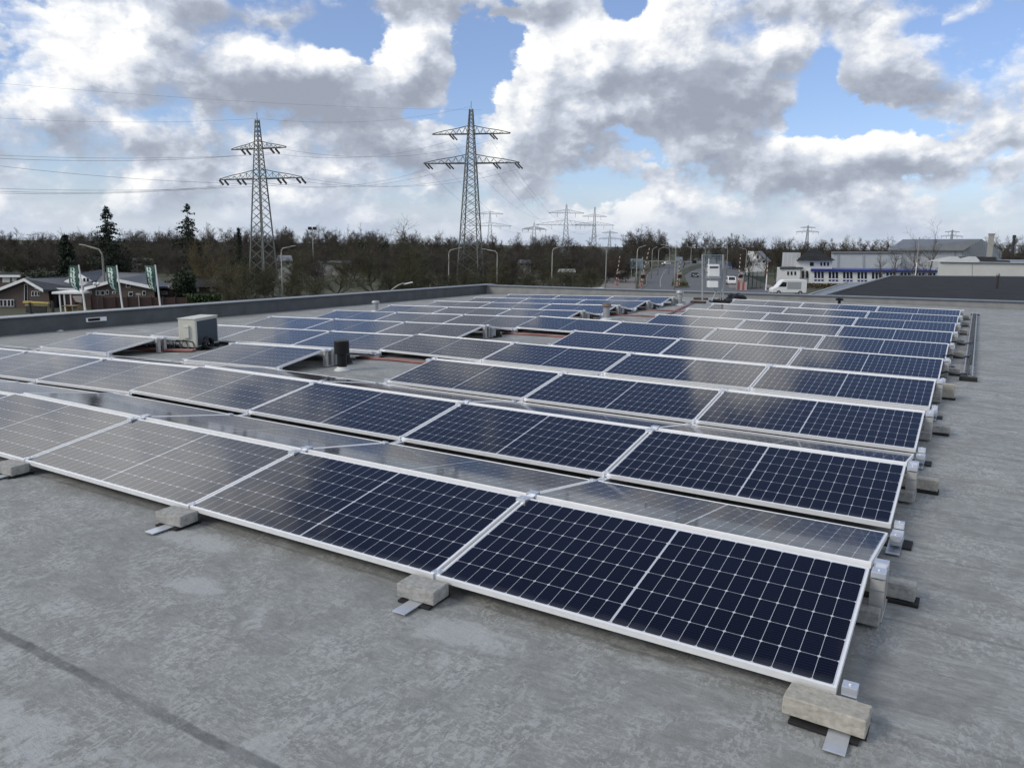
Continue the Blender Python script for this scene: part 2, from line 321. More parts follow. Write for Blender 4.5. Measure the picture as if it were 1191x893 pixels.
REDC = mat('red_cable_sheath', (.20, .050, .048), .5, 0, .2, 12)
PINKC = mat('faded_red_sheath', (.26, .14, .13), .6, 0, .2, 12)
BARK = mat('brown_bark', (.060, .050, .038), .9, 0, .35, 1.2)
TWIG = mat('brown_twigs', (.064, .055, .043), .9, 0, .4, .4)
TWIGG = mat('greenish_twigs', (.070, .068, .036), .9, 0, .4, .4)
TWIGY = mat('ochre_twigs', (.12, .095, .045), .9, 0, .35, .4)
CONIF = mat('conifer_needles', (.018, .030, .018), .85, 0, .4, .8)
EVERG = mat('evergreen_leaves', (.022, .036, .016), .8, 0, .4, .6)
HEDGE = mat('hedge_leaves', (.035, .060, .018), .85, 0, .35, 1.2)
LAMPG = mat('lamp_post_grey', (.33, .33, .31), .5, .3, .1, 1)
LAMPB = mat('brown_grey_post', (.23, .21, .185), .6, .1, .12, 1)
DARKG = mat('dark_steel', (.045, .048, .05), .5, .4, .2, 4)
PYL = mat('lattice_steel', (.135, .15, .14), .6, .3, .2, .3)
PYLF = mat('haze_faded_lattice_steel', (.32, .36, .40), .7, .2, .1, .1)  # distance haze painted in as a paler, bluer steel
WIREM = mat('conductor_wire', (.20, .22, .24), .6, .2, .1, .1)
INSUL = mat('dark_insulator', (.035, .035, .035), .4, 0, .2, 3)
BEIGE = mat('beige_enamel', (.55, .55, .49), .45, 0, .06, 5)
COIL = stripes_material('blue_grey_coil_fins', (.035, .055, .075), (.020, .034, .050), .012, 2, .5, .5)
FENCE = stripes_material('red_brown_slats', (.075, .030, .024), (.040, .018, .015), .16, 0, .8, .8)
YELL = mat('yellow_paint', (.50, .38, .10), .6, 0, .1, 3)
REDW = stripes_material('red_white_bands', (.60, .55, .50), (.42, .06, .05), .9, 2, .5)
YBOOM = stripes_material('banded_boom', (.72, .68, .52), (.10, .03, .025), .95, 2, .55)
SIGNB = mat('blue_grey_sign_back', (.16, .22, .27), .5, .3, .12, .6)
CARW = mat('white_car_paint', (.75, .76, .77), .25, 0, .03, 1)
CARD = mat('dark_car_paint', (.03, .03, .033), .25, 0, .1, 1)
CARB = mat('blue_truck_paint', (.03, .07, .20), .3, 0, .1, 1)
FLAGG = mat('dark_green_flag', (.030, .095, .082), .7, 0, .25, 2)
FLAGW = mat('pale_flag_print', (.55, .66, .60), .7, 0, .15, 2)

# ------------------------------------------------------------------ mesh helpers
class MB:
    def __init__(s): s.v = []; s.f = []; s.mi = []
    def quad(s, pts, mi=0):
        i = len(s.v); s.v += [tuple(p) for p in pts]; s.f.append(tuple(range(i, i+len(pts)))); s.mi.append(mi); return s
    def box(s, lo, hi, mi=0, M=None, top=None):
        (x0, y0, z0), (x1, y1, z1) = lo, hi
        P = [Vector(p) for p in ((x0, y0, z0), (x1, y0, z0), (x1, y1, z0), (x0, y1, z0), (x0, y0, z1), (x1, y0, z1), (x1, y1, z1), (x0, y1, z1))]
        if M: P = [M @ p for p in P]
        i = len(s.v); s.v += [tuple(p) for p in P]
        for k, f in enumerate(((0, 3, 2, 1), (4, 5, 6, 7), (0, 1, 5, 4), (1, 2, 6, 5), (2, 3, 7, 6), (3, 0, 4, 7))):
            s.f.append(tuple(i+j for j in f)); s.mi.append(top if (k == 1 and top is not None) else mi)
        return s
    def tube(s, pts, r, n=6, mi=0, cap=True):
        pts = [Vector(p) for p in pts]; rs = r if isinstance(r, (list, tuple)) else [r]*len(pts)
        rings = []
        for k, p in enumerate(pts):
            t = (pts[min(k+1, len(pts)-1)] - pts[max(k-1, 0)]).normalized()
            a = t.orthogonal().normalized() if abs(t.z) > .95 else t.cross(Vector((0, 0, 1))).normalized()
            b = t.cross(a); i = len(s.v)
            s.v += [tuple(p + (a*math.cos(2*math.pi*j/n) + b*math.sin(2*math.pi*j/n))*rs[k]) for j in range(n)]; rings.append(i)
        for k in range(len(rings)-1):
            a, b = rings[k], rings[k+1]
            for j in range(n): s.f.append((a+j, a+(j+1) % n, b+(j+1) % n, b+j)); s.mi.append(mi)
        if cap:
            s.f.append(tuple(rings[0]+j for j in reversed(range(n)))); s.mi.append(mi)
            s.f.append(tuple(rings[-1]+j for j in range(n))); s.mi.append(mi)
        return s
    def prism(s, poly, ext, mi=0, side=None):           # poly in 3-D, pushed along ext
        poly = [Vector(p) for p in poly]; ext = Vector(ext); n = len(poly); i = len(s.v)
        s.v += [tuple(p) for p in poly] + [tuple(p+ext) for p in poly]
        s.f.append(tuple(i+j for j in range(n))); s.mi.append(mi)
        s.f.append(tuple(i+n+j for j in reversed(range(n)))); s.mi.append(mi)
        for j in range(n):
            k = (j+1) % n; s.f.append((i+j, i+n+j, i+n+k, i+k)); s.mi.append(mi if side is None else side)
        return s
    def build(s, name, mats, parent=None, bevel=0, smooth=False, fix=True):
        me = bpy.data.meshes.new(name); me.from_pydata(s.v, [], s.f)
        for mt in (mats if isinstance(mats, (list, tuple)) else [mats]): me.materials.append(mt)
        me.polygons.foreach_set('material_index', s.mi)
        if fix or bevel:
            bm = bmesh.new(); bm.from_mesh(me)
            if fix: bmesh.ops.recalc_face_normals(bm, faces=bm.faces)
            if bevel: bmesh.ops.bevel(bm, geom=bm.edges[:], offset=bevel, segments=2, affect='EDGES', profile=.6)
            bm.to_mesh(me); bm.free()
        if smooth: me.polygons.foreach_set('use_smooth', [True]*len(me.polygons))
        o = bpy.data.objects.new(name, me); COL.objects.link(o)
        if parent: o.parent = parent
        return o
def tag(o, label=None, cat=None, group=None, kind=None):
    if label: o['label'] = label
    if cat: o['category'] = cat
    if group: o['group'] = group
    if kind: o['kind'] = kind
    return o
def thing(name, label, cat, loc=(0, 0, 0), rz=0, group=None):
    o = bpy.data.objects.new(name, None); COL.objects.link(o); o.empty_display_size = .2
    o.location = loc; o.rotation_euler = (0, 0, rz); return tag(o, label, cat, group)
def dup(root, label=None, cat=None):
    r = root.copy(); COL.objects.link(r)
    if label: r['label'] = label
    for ch in list(root.children):
        c = ch.copy(); COL.objects.link(c); c.parent = r
        for g in ch.children:
            d = g.copy(); COL.objects.link(d); d.parent = c
    return r
ORD = ['first', 'second', 'third', 'fourth', 'fifth', 'sixth', 'seventh', 'eighth', 'ninth', 'tenth', 'eleventh']
FACE = Matrix.Rotation(YAW*-1, 4, 'Z')                  # local x = right in the view, local y = away

# ------------------------------------------------------------------ the roof
def fall(x): return .03*min(0.0, x + 7.3)
RZ = -.11
def rz(x): return RZ + fall(x)
BACKP = lambda x: 25.9 + (x+18.4)*(.9/20.0)             # foot of the far parapet
def build_roof():
    mb = MB(); xs = [-18.4] + [x*.5 for x in range(-36, -13)] + [0, 10, 24]
    for a, b in zip(xs[:-1], xs[1:]):
        mb.quad([(a, -6, rz(a)), (b, -6, rz(b)), (b, BACKP(b), rz(b)), (a, BACKP(a), rz(a))])
    ob = mb.build('roof_deck', ROOFM); tag(ob, 'grey bitumen flat roof under the rows of solar panels', 'roof', kind='structure')
    w = MB()
    w.box((-18.75, -6, GZ), (24, 27, -1.2)).build('roof_deck_walls', BRICK, ob)
build_roof()
p = thing('roof_parapet', 'low dark parapet along the left edge of the roof', 'parapet', (-18.4, 0, 0))
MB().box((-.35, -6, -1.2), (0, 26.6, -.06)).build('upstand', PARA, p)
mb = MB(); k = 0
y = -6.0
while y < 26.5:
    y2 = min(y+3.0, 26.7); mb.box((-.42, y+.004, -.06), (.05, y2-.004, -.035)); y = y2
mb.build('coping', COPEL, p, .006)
p = thing('roof_parapet', 'low pale parapet closing the far end of the roof', 'parapet', (-18.4, 26.0, -.21), math.atan(.9/20.0)); p.rotation_euler = (0, -math.atan(.0105), math.atan(.9/20.0))
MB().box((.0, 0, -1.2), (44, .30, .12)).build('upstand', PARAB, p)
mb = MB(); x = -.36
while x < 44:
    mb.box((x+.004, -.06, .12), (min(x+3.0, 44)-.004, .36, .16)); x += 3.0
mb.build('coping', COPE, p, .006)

# ------------------------------------------------------------------ solar panels
TILT, PITCHY, JL = .16130571, 2.23895894, PL+.022
RUN, RISE = PWD*math.cos(TILT), PWD*math.sin(TILT)
def proto_panel():
    root = thing('solar_panel', 'x', 'solar panel', group='solar panels on the flat roof')
    f = MB(); h = .035; t = .0115; X = PL/2
    f.box((-X, 0, -h), (X, t, 0)).box((-X, PWD-t, -h), (X, PWD, 0)).box((-X, t, -h), (-X+t, PWD-t, 0)).box((X-t, t, -h), (X, PWD-t, 0))
    f.build('frame', ALU, root, .0012)
    g = MB().box((-X+t, t, -.008), (X-t, PWD-t, -.0022), 1, top=0); g.build('glass', [CELLS, BACK], root)
    j = MB()
    for x in (-.03, -.45, .45): j.box((x-.03, PWD/2-.03, -.024), (x+.03, PWD/2+.03, -.0082))
    j.build('junction_box', BLACKP, root)
    return root
PANEL = proto_panel(); _first = [True]
def place_panel(j, r, back, label):
    o = PANEL if _first[0] else dup(PANEL); _first[0] = False
    o['label'] = label
    xc = -(j+.5)*JL; sl = .03 if xc < -7.3 else 0.0
    T = Matrix.Translation((xc, r*PITCHY + (2.043 if back else 0), fall(xc) + random.uniform(-.003, .003)))
    M = T @ Matrix.Rotation(-math.atan(sl), 4, 'Y') @ (Matrix.Rotation(math.pi, 4, 'Z') if back else Matrix.Identity(4)) @ Matrix.Rotation(TILT + random.uniform(-.0015, .0015), 4, 'X')
    o.matrix_basis = M; return o
GAPS = {2: (3, 5), 4: (3,), 6: (3,), 7: (3,), 8: (3,), 9: (3,)}
ROWN = ['front', 'second', 'third', 'fourth', 'fifth', 'sixth', 'seventh', 'eighth', 'ninth', 'last']
def where(j, r, gaps):
    if not gaps or j < 3: return '%s from the right end' % ORD[j]
    if r == 2 and j == 4: return 'alone between black vent and condenser'
    if r == 2 and j == 6: return 'alone left of the condenser'
    return '%s left of the gap' % ORD[j-4]
PRES = {}
for r in range(10):
    gaps = GAPS.get(r, ()); last = 7 if r else 7
    if r == 1: last = 9
    for j in range(last):
        if j in gaps: continue
        PRES[(r, j)] = 1
        place_panel(j, r, False, 'navy solar panel facing the viewer, %s row, %s' % (ROWN[r], where(j, r, gaps)))
        place_panel(j, r, True, 'solar panel sloping away behind the %s ridge, %s' % (ROWN[r], where(j, r, gaps)))

# mounting stands under each joint
def proto_stand():
    s = thing('panel_stand', 'x', 'panel stand', group='aluminium stands between the panels')
    zr = RZ
    for y0, y1 in ((-.30, .06), (.925, 1.34), (1.96, 2.20)): MB().box((-.045 if y0 < 0 else -.036, y0, zr+.012), (.035, y1, zr+.018)).build('base_plate', ALU2, s, .001)
    MB().box((-.09, -.14, zr+.002), (.09, .02, zr+.012)).build('rubber_pad', RUBBER, s)
    for nm, y0, y1, tz in (('front_post', .935, .985, RISE-.04), ('rear_post', 1.055, 1.105, RISE-.04)):
        p = MB().box((-.034, y0, zr+.018), (.034, y0+.004, tz)).box((-.034, y0+.004, zr+.018), (-.030, y1, tz)).box((.030, y0+.004, zr+.018), (.034, y1, tz)).box((-.036, y0-.01, tz), (.036, y1+.01, tz+.004))
        p.box((-.034, y0-.014, tz-.05), (.034, y0-.010, tz))
        p.build(nm, mat('dull_aluminium', (.46, .46, .45), .5, .45, .1, 12), s, .001)
    c = MB().box((-.034, .915, RISE-.026), (.034, .992, RISE+.005)).tube([(0, .955, RISE+.005), (0, .955, RISE+.011)], .009, 6)
    c.box((-.034, 1.05, RISE-.03), (.034, 1.115, RISE+.007)).box((-.026, .992, RISE-.03), (.026, 1.05, RISE-.008)); c.build('ridge_clamp', ALU2, s, .0015)
    k = MB().box((-.030, .012, -.03), (.030, .070, .008)).box((-.034, -.012, -.075), (.034, .012, -.036)).tube([(0, .042, .008), (0, .042, .014)], .009, 6)
    k.build('low_clamp', ALU2, s, .0015)
    k = MB().box((-.030, 1.985, -.03), (.030, 2.035, .010)).box((-.034, 2.046, -.075), (.034, 2.225, -.03)).tube([(0, 2.01, .010), (0, 2.01, .016)], .009, 6)
    k.build('valley_clamp', ALU2, s, .0015)
    return s
STAND = proto_stand(); sf = True
def jname(j): return 'at the right end' if j == 0 else '%s joint from the right end' % ORD[j-1]
for r in range(10):
    js = sorted({j for (rr, j) in PRES if rr == r} | {j+1 for (rr, j) in PRES if rr == r})
    for j in js:
        o = STAND if sf else dup(STAND); sf = False
        x = -j*JL
        if (r, j-1) not in PRES: x += .036
        elif (r, j) not in PRES: x -= .030
        o['label'] = 'bent aluminium stand under the %s pair of panel rows, %s' % (ROWN[r] if r < 9 else 'tenth', jname(j))
        o.matrix_basis = Matrix.Translation((x, r*PITCHY, fall(x)))

# ------------------------------------------------------------------ concrete ballast
def block(w, d, h, mt, seed):
    rnd = random.Random(seed); mb = MB()
    mb.box((-w/2, -d/2, 0), (w/2, d/2, h)); o = mb.build('ballast_block', mt)
    bm = bmesh.new(); bm.from_mesh(o.data); bmesh.ops.bevel(bm, geom=bm.edges[:], offset=.004, segments=1, affect='EDGES')
    bmesh.ops.subdivide_edges(bm, edges=[e for e in bm.edges if e.calc_length() > .05], cuts=4, use_grid_fill=True)
    for v in bm.verts: v.co += Vector((rnd.uniform(-1, 1), rnd.uniform(-1, 1), rnd.uniform(-1, 1)))*.0012
    bm.to_mesh(o.data); bm.free(); return o
for j, (dx, dy, rzz, w, mt, lab) in enumerate([(-.03, -.095, -2, .31, CONC, 'pale concrete kerb block at the front right corner of the panels'),
                               (-.012, -.085, 3, .235, CONCG, 'grey concrete block under the front edge, between first and second panel'),
                               (-.02, -.08, 5, .23, CONCG, 'grey concrete block under the front edge, between second and third panel'),
                               (-.04, -.08, 4, .24, CONCG, 'grey concrete block at the left edge of the photo by the front panels')]):
    x = -j*JL+dx
    o = block(w, .145, .075, mt, j); o.location = (x, dy, RZ+.02); o.rotation_euler = (R(-4) if j == 0 else 0, 0, R(rzz)); tag(o, lab, 'concrete block', 'concrete ballast blocks')
    t = MB().box((-w*.42, -.075, 0), (w*.42, .06, .012)).build('rubber_mat', RUBBER, None, .003); t.location = (x+.005, dy-.022, RZ+.0035); t.rotation_euler = (0, 0, R(rzz))
    tag(t, 'black rubber mat under the ' + lab.split(' at ')[0].split(' under ')[0].replace('pale', 'pale front') + (' at the right corner' if j == 0 else ' ' + ('nearest the right corner' if j == 1 else 'next to the left' if j == 2 else 'at the left edge of the photo')), 'rubber mat', 'rubber mats under the blocks')
for r in range(10):
    h = .085 if r != 2 else .07
    for k in range(2 if r in (3,) else 1):
        o = block(.30, .10, h, CONC if r % 2 else CONCG, 20+r*3+k); o.location = (.05 + .012*((r*7) % 3), r*PITCHY+1.30, RZ+.022+k*(h+.002)); o.rotation_euler = (0, 0, R((r*37) % 7-3))
        tag(o, 'concrete block poking out at the ridge of the %s panel pair%s' % (ROWN[r] if r < 9 else 'tenth', (', upper of two' if k else ', lower of two') if r == 3 else ''), 'concrete block', 'concrete ballast blocks')
    o = block(.22, .075, .075, CONCG, 60+r); o.location = (-.045, r*PITCHY+.885, RZ+.019)
    tag(o, 'small concrete block beneath the right end post of the %s panel row' % ROWN[r], 'concrete block', 'concrete ballast blocks')
    t = MB().box((-.15, -.06, 0), (.16, .055, .018)).build('rubber_mat', RUBBER, None, .003); t.location = (.06, r*PITCHY+1.285, RZ+.002)
    tag(t, 'black rubber mat under the ridge block of the %s panel pair' % (ROWN[r] if r < 9 else 'tenth'), 'rubber mat', 'rubber mats under the blocks')

# ------------------------------------------------------------------ things on the roof
# cable ladder along the right side
t = thing('cable_ladder', 'long grey ladder shaped cable tray along the right ends of the panels', 'cable tray', (0, 0, 0))
for x in (.27, .38):
    MB().box((x-.003, 9.85, RZ+.03), (x+.003, 23.5, RZ+.075)).box((x-.008, 9.85, RZ+.075), (x+.008, 23.5, RZ+.078)).build('side_rail', GALV, t)
for k in range(46): MB().box((.274, 9.95+k*.295, RZ+.035), (.377, 9.98+k*.295, RZ+.05)).build('rung', GALV, t)
MB().box((.22, 9.72, RZ), (.45, 9.86, RZ+.055)).box((.22, 23.3, RZ), (.45, 23.45, RZ+.028)).build('rubber_foot', RUBBER, t, .006)
for i, (y0, y1, nm) in enumerate(((9.3, 9.95, 'nearest'), (11.4, 12.2, 'second'), (13.6, 14.5, 'third'))):
    o = MB().tube([(-.05, y0, .03), (.06, y0+.1, .05), (.18, y0+.35, -.01), (.30, y1, -.03), (.33, y1+.5, -.05)], .016, 6).build('black_cable', BLACKP)
    tag(o, '%s black cable looping from the panels into the grey tray' % nm, 'cable', 'cables into the tray')
for i, x in enumerate((.31, .345)):
    o = MB().tube([(x, 10.4+i, RZ+.06), (x+.012, 14, RZ+.06), (x-.01, 18, RZ+.06), (x, 23.2, RZ+.06)], .010, 5).build('tray_cable', BLACKP)
    tag(o, 'thin black cable lying inside the grey tray, %s one' % ('left' if i == 0 else 'right'), 'cable')

# vents
def vent_black():
    p = on(398, 431, rz(-7.6))
    t = thing('vent_pipe', 'black capped vent pipe standing in the gap of the third row', 'vent pipe', (p.x, p.y, rz(p.x)))
    MB().tube([(0, 0, 0), (0, 0, .025), (0, 0, .05), (0, 0, .075)], [.13, .105, .072, .068], 20).build('base_collar', mat('pale_lead', (.55, .56, .56), .5), t, 0, True)
    MB().tube([(0, 0, .05), (0, 0, .30)], .070, 20).build('pipe', BLACKP, t)
    mb = MB(); mb.tube([(0, 0, .255), (0, 0, .26), (0, 0, .435), (0, 0, .45)], [.104, .110, .110, .105], 20)
    for k in range(3): mb.tube([(0, 0, .30+k*.04), (0, 0, .307+k*.04)], .113, 20)
    mb.build('cap', BLACKP, t)
vent_black()
def vent_grey(px, py, h, r, label, hat):
    p = on(px, py, rz(-8 if px > 500 else -14)); t = thing('vent_pipe', label, 'vent pipe', (p.x, p.y, rz(p.x)), 0, 'grey vent pipes')
    MB().tube([(0, 0, 0), (0, 0, .03), (0, 0, .05)], [r*1.9, r*1.7, r*1.05], 16).build('base_collar', mat('pale_lead', (.55, .56, .56), .5), t)
    MB().tube([(0, 0, .03), (0, 0, h*.78)], r, 16).build('pipe', GALV, t)
    mb = MB().tube([(0, 0, h*.8), (0, 0, h*.84), (0, 0, h)], [r*1.45, r*1.5, r*1.1], 16)
    for k in range(4):
        a = k*math.pi/2; mb.tube([(r*.9*math.cos(a), r*.9*math.sin(a), h*.74), (r*.9*math.cos(a), r*.9*math.sin(a), h*.82)], .008, 4)
    mb.build('cap', hat, t)
vent_grey(437, 361, .34, .085, 'squat grey vent pipe on bare roof left of the panels', GALV)
vent_grey(705, 372, .42, .085, 'grey vent pipe with brown cap at the end of the seventh row', mat('rusty_cap', (.16, .11, .09), .7))
vent_grey(790, 355, .48, .085, 'grey vent pipe with pale foot near the far parapet', GALV)
def small_stub(px, py):
    p = on(px, py, RZ); t = thing('roof_outlet', 'small black knob on the roof behind the last row at the right', 'roof outlet', (p.x, p.y, RZ))
    MB().tube([(0, 0, 0), (0, 0, .12)], .05, 10).build('stem', BLACKP, t); MB().tube([(0, 0, .12), (0, 0, .17), (0, 0, .21)], [.12, .13, .06], 12).build('cap', BLACKP, t)
small_stub(976, 353.5)
# scupper in the left parapet
p = on(146, 373.5, -.20)
t = thing('parapet_outlet', 'dark overflow opening with a metal rim in the left parapet', 'overflow', (-18.4, p.y, -.28))
MB().box((.002, -.26, .0), (.03, -.22, .10)).box((.002, .10, .0), (.03, .26, .10)).box((.002, -.22, .085), (.03, .10, .10)).box((.002, -.22, 0), (.03, .10, .012)).build('rim', ALU, t)
MB().box((.001, -.22, .012), (.006, .10, .085)).build('opening', BLACKP, t)
for px, py, w, nm in ((38, 385.5, .32, 'larger'), (68, 383.5, .24, 'smaller'), (473, 346, .35, 'far')):
    p = on(px, py, rz(-17.5)); mb = MB()
    n = 14; c = Vector((0, 0, .05)); rnd = random.Random(px)
    ring = [Vector((math.cos(2*math.pi*k/n)*w*rnd.uniform(.4, .62), math.sin(2*math.pi*k/n)*w*.5*rnd.uniform(.7, 1.1), 0)) for k in range(n)]
    for k in range(n): mb.quad([ring[k], ring[(k+1) % n], c*rnd.uniform(.6, 1.1)])
    o = mb.build('plastic_scrap', WHITEP); o.location = (p.x, p.y, rz(p.x)+.004); tag(o, '%s crumpled white scrap lying on the roof by the left parapet' % nm, 'scrap', 'white scraps by the parapet')

# condenser unit
def condenser():
    p = on(232, 404, rz(-11.5)); t = thing('condenser_unit', 'beige air conditioning unit with blue grey coil among the panels', 'air conditioner', (p.x, p.y, rz(p.x)+.07), R(23.5))
    b = MB().box((-.165, -.40, .0), (.165, .40, .51)); b.build('casing', BEIGE, t, .014)
    MB().box((.1655, -.345, .03), (.171,   .375, .475)).build('coil_grille', COIL, t, .002)
    MB().box((.166, -.40, .0), (.172, -.352, .505)).box((.166, .378, 0), (.172, .40, .505)).build('corner_strip', BEIGE, t)
    MB().box((-.05, -.437, .17), (.05, -.401, .40)).box((-.03, -.445, .36), (.03, -.437, .375)).build('valve_cover', BEIGE, t, .006)
    MB().box((-.175, -.41, .511), (.18, .41, .528)).build('lid', BEIGE, t, .006)
    for y in (-.3, .3): MB().box((-.20, y-.04, -.068), (.22, y+.04, -.001)).build('foot', RUBBER, t, .008)
    # hose coil and pipes beside it
    o = MB(); pts = []
    for k in range(70):
        a = k*.36; rr = .10+.012*math.sin(k*.9); pts.append((math.cos(a)*rr*1.25, .02*math.sin(k*.31)-.03+k*.0012, .12+math.sin(a)*rr))
    o.tube(pts, .020, 6); ob = o.build('hose_coil', BLACKP); ob.matrix_basis = Matrix.Translation((p.x, p.y, rz(p.x))) @ Matrix.Rotation(R(23.5+90), 4, 'Z') @ Matrix.Translation((-.22, -.30, .02))
    tag(ob, 'coil of black hose leaning against the condenser', 'hose')
    f = MB(); rnd = random.Random(3)
    for k in range(7):
        x0 = -.9+.13*k; f.tube([(x0, -.45+.05*rnd.random(), .03), (x0+.05, -.42, .16+.06*rnd.random()), (x0+.22, -.40, .12+.08*rnd.random()), (x0+.30, -.46, .02)], .013, 5)
    ob = f.build('pipe_tangle', DARKG); ob.matrix_basis = Matrix.Translation((p.x, p.y, rz(p.x))) @ Matrix.Rotation(R(23.5), 4, 'Z')
    tag(ob, 'tangle of dark insulated pipes on the roof beside the condenser', 'pipes')
    c = thing('pipe_bracket', 'low steel bracket carrying pipes left of the condenser', 'bracket', (p.x, p.y, rz(p.x)), R(23.5))
    for x in (-1.05, -.75, -.45): MB().box((x-.015, -.50, 0), (x+.015, -.47, .20)).build('post', GALV, c)
    MB().box((-1.1, -.505, .16), (-.25, -.468, .19)).build('rail', GALV, c); MB().box((-1.1, -.53, .06), (-.25, -.50, .09)).build('rail', DARKG, c)
    g = MB(); rnd = random.Random(5)
    for k in range(6):
        pts = [(-1.2+.2*i, -.62+.028*k+.02*math.sin(i*1.1+k), .03+.012*(k % 2)+.008*rnd.random()) for i in range(8)]; g.tube(pts, .015, 6, k % 2)
    ob = g.build('red_cable_bundle', [REDC, PINKC]); ob.matrix_basis = Matrix.Translation((p.x, p.y, rz(p.x))) @ Matrix.Rotation(R(23.5), 4, 'Z')
    tag(ob, 'bundle of red cable sheaths lying in front of the condenser', 'cable bundle', 'red cable sheaths on the roof')
condenser()
def red_run(p0, p1, n, label, seed):
    rnd = random.Random(seed); mb = MB(); a = Vector(p0); b = Vector(p1); L = (b-a).length; s = (b-a)/L; q = Vector((-s.y, s.x, 0))
    for k in range(n):
        pts = []; ph = rnd.random()*6
        for i in range(int(L/.18)+2):
            tt = min(i*.18, L); pp = a+s*tt+q*(.035*(k-n/2)+.012*math.sin(tt*4+ph)); pts.append((pp.x, pp.y, rz(pp.x)+.018+.006*math.sin(tt*7+ph)))
        mb.tube(pts, .014, 6, k % 2)
    tag(mb.build('red_cable_bundle', [REDC, PINKC]), label, 'cable bundle', 'red cable sheaths on the roof')
def gap_run(r, dy, label, x0=-8.3, x1=-5.9, n=4): red_run((x0, r*PITCHY+dy, 0), (x1, r*PITCHY+dy-.05, 0), n, label, r*10+int(dy*10))
gap_run(2, 2.02, 'red cable sheaths crossing the gap behind the black vent pipe', -8.4, -6.1)
gap_run(4, 2.0, 'red cable sheaths crossing the gap in the fifth row')
gap_run(6, 1.0, 'red cable sheaths crossing the gap in the seventh row')
gap_run(7, .9, 'red cable sheaths crossing the gap in the eighth row')
gap_run(8, .8, 'red cable sheaths crossing the gap in the ninth row')
red_run((-6.3, 14.0, 0), (-7.9, 22.6, 0), 3, 'red cable sheaths running along the walkway to the far parapet', 77)
# power optimisers hanging at the open row ends
def proto_opt():
    t = thing('power_optimiser', 'x', 'electronics box', group='grey boxes at the open row ends')
    MB().box((-.05, -.07, -.02), (.02, .07, .16)).build('case', GALV, t, .006)
    MB().box((-.06, .10, -.02), (.03, .22, .12)).build('connector', BLACKP, t, .01)
    mb = MB()
    for k in range(4): mb.tube([(.0, -.05+.06*k, .02), (.06, .02+.05*k, -.04-.01*k), (.05, .12+.04*k, -.03), (.02, .22, .05)], .011, 5)
    mb.build('lead', BLACKP, t); return t
OPT = proto_opt(); of = True
for r in (2, 4, 6, 7, 8, 9):
    o = OPT if of else dup(OPT); of = False
    x = -4*JL+.10; o.location = (x, r*PITCHY+1.18, rz(x)+.04)
    o['label'] = 'grey electronics box with black leads at the open end of the %s row' % ROWN[r]
# roof hoist frame
def hoist():
    t = thing('roof_hoist', 'grey tube frame with stacked white boxes and mesh top at the far parapet', 'roof hoist')
    d0 = 25.0
    def P(px, py, dd=0): return at(px, py, d0+dd)
    a, b = P(816.5, 348), P(841, 349)
    for (x0, nm, dd) in ((817, 'post', 0), (841, 'post', 0)):
        MB().tube([P(x0, 349, dd), P(x0, 296, dd)], .028, 8).build(nm, GALV, t)
    mb = MB()
    for y in (297, 299.5, 302, 304.5, 307, 310): mb.tube([P(817, y), P(841, y)], .016 if y in (297, 310) else .008, 5)
    for x in range(818, 842, 2): mb.tube([P(x, 297), P(x, 310)], .007, 4)
    mb.build('mesh_top', SIGNB, t)
    MB().tube([P(818, 310), P(824, 319), P(828, 326)], .016, 6).tube([P(841, 310), P(839, 320), P(838, 336), P(838, 349)], .016, 6).tube([P(830, 334), P(838, 348)], .02, 6).tube([P(835, 334), P(828, 350)], .02, 6).build('brace', GALV, t)
    def bx(nm, x0, x1, y0, y1, th, mt):
        A = P(x0, y1, -.15); B = P(x1, y1, -.15); C = P(x1, y0, -.15); D = P(x0, y0, -.15)
        return MB().prism([A, B, C, D], HF*th).build(nm, mt, t, .012)
    u = bx('upper_box', 824.5, 837, 307.5, 321.5, .30, WHITEP)
    A = P(825.5, 310, -.156); B = P(835.5, 312, -.156)
    MB().prism([P(825.5, 312, -.156), P(835.5, 312, -.156), P(835.5, 310, -.156), P(825.5, 310, -.156)], HF*.004).build('dark_slot', DARKG, u)
    bx('tray', 823.5, 839, 321.8, 324, .34, GALV); bx('lower_box', 824.5, 835.5, 327, 334.5, .30, WHITEP)
    MB().tube([P(824.5, 301, -.1), P(824.3, 309, -.1)], .014, 6).build('stick', WHITEP, t)
    for i, (px, py) in enumerate(((815, 348), (812, 352.5))):
        p = on(px, py, rz(-7.5)); o = MB().box((-.24, -.12, 0), (.24, .12, .07)).build('rubber_mat', mat('brown_rubber', (.045, .03, .028), .8), None, .01); o.location = (p.x, p.y, rz(p.x)+.003)
        tag(o, 'dark brown rubber slab at the foot of the hoist, %s one' % ('back' if i == 0 else 'front'), 'rubber mat')
hoist()
def tarp(px0, py0, w, d, h, label, seed):
    p = on(px0, py0, RZ); bm = bmesh.new(); bmesh.ops.create_icosphere(bm, subdivisions=3, radius=1); rnd = random.Random(seed); ph = [rnd.random()*6 for _ in range(6)]
    for v in bm.verts:
        c = v.co; k = 1+.22*math.sin(c.x*5+ph[0])*math.sin(c.y*4+ph[1])+.15*math.sin(c.z*9+ph[2]+c.x*7)
        v.co = Vector((c.x*w*k, c.y*d*k, max(0, c.z)*h*k + .002))
    me = bpy.data.meshes.new('black_tarp'); bm.to_mesh(me); bm.free(); me.materials.append(BLACKP); o = bpy.data.objects.new('black_tarp', me); COL.objects.link(o); o.location = (p.x, p.y, RZ+.002)
    tag(o, label, 'tarpaulin')
tarp(855, 350, .34, .3, .26, 'rounded heap of black tarp by the far parapet', 1)
tarp(843, 352, .55, .25, .13, 'flat spread of black tarp beside the roof hoist', 2)

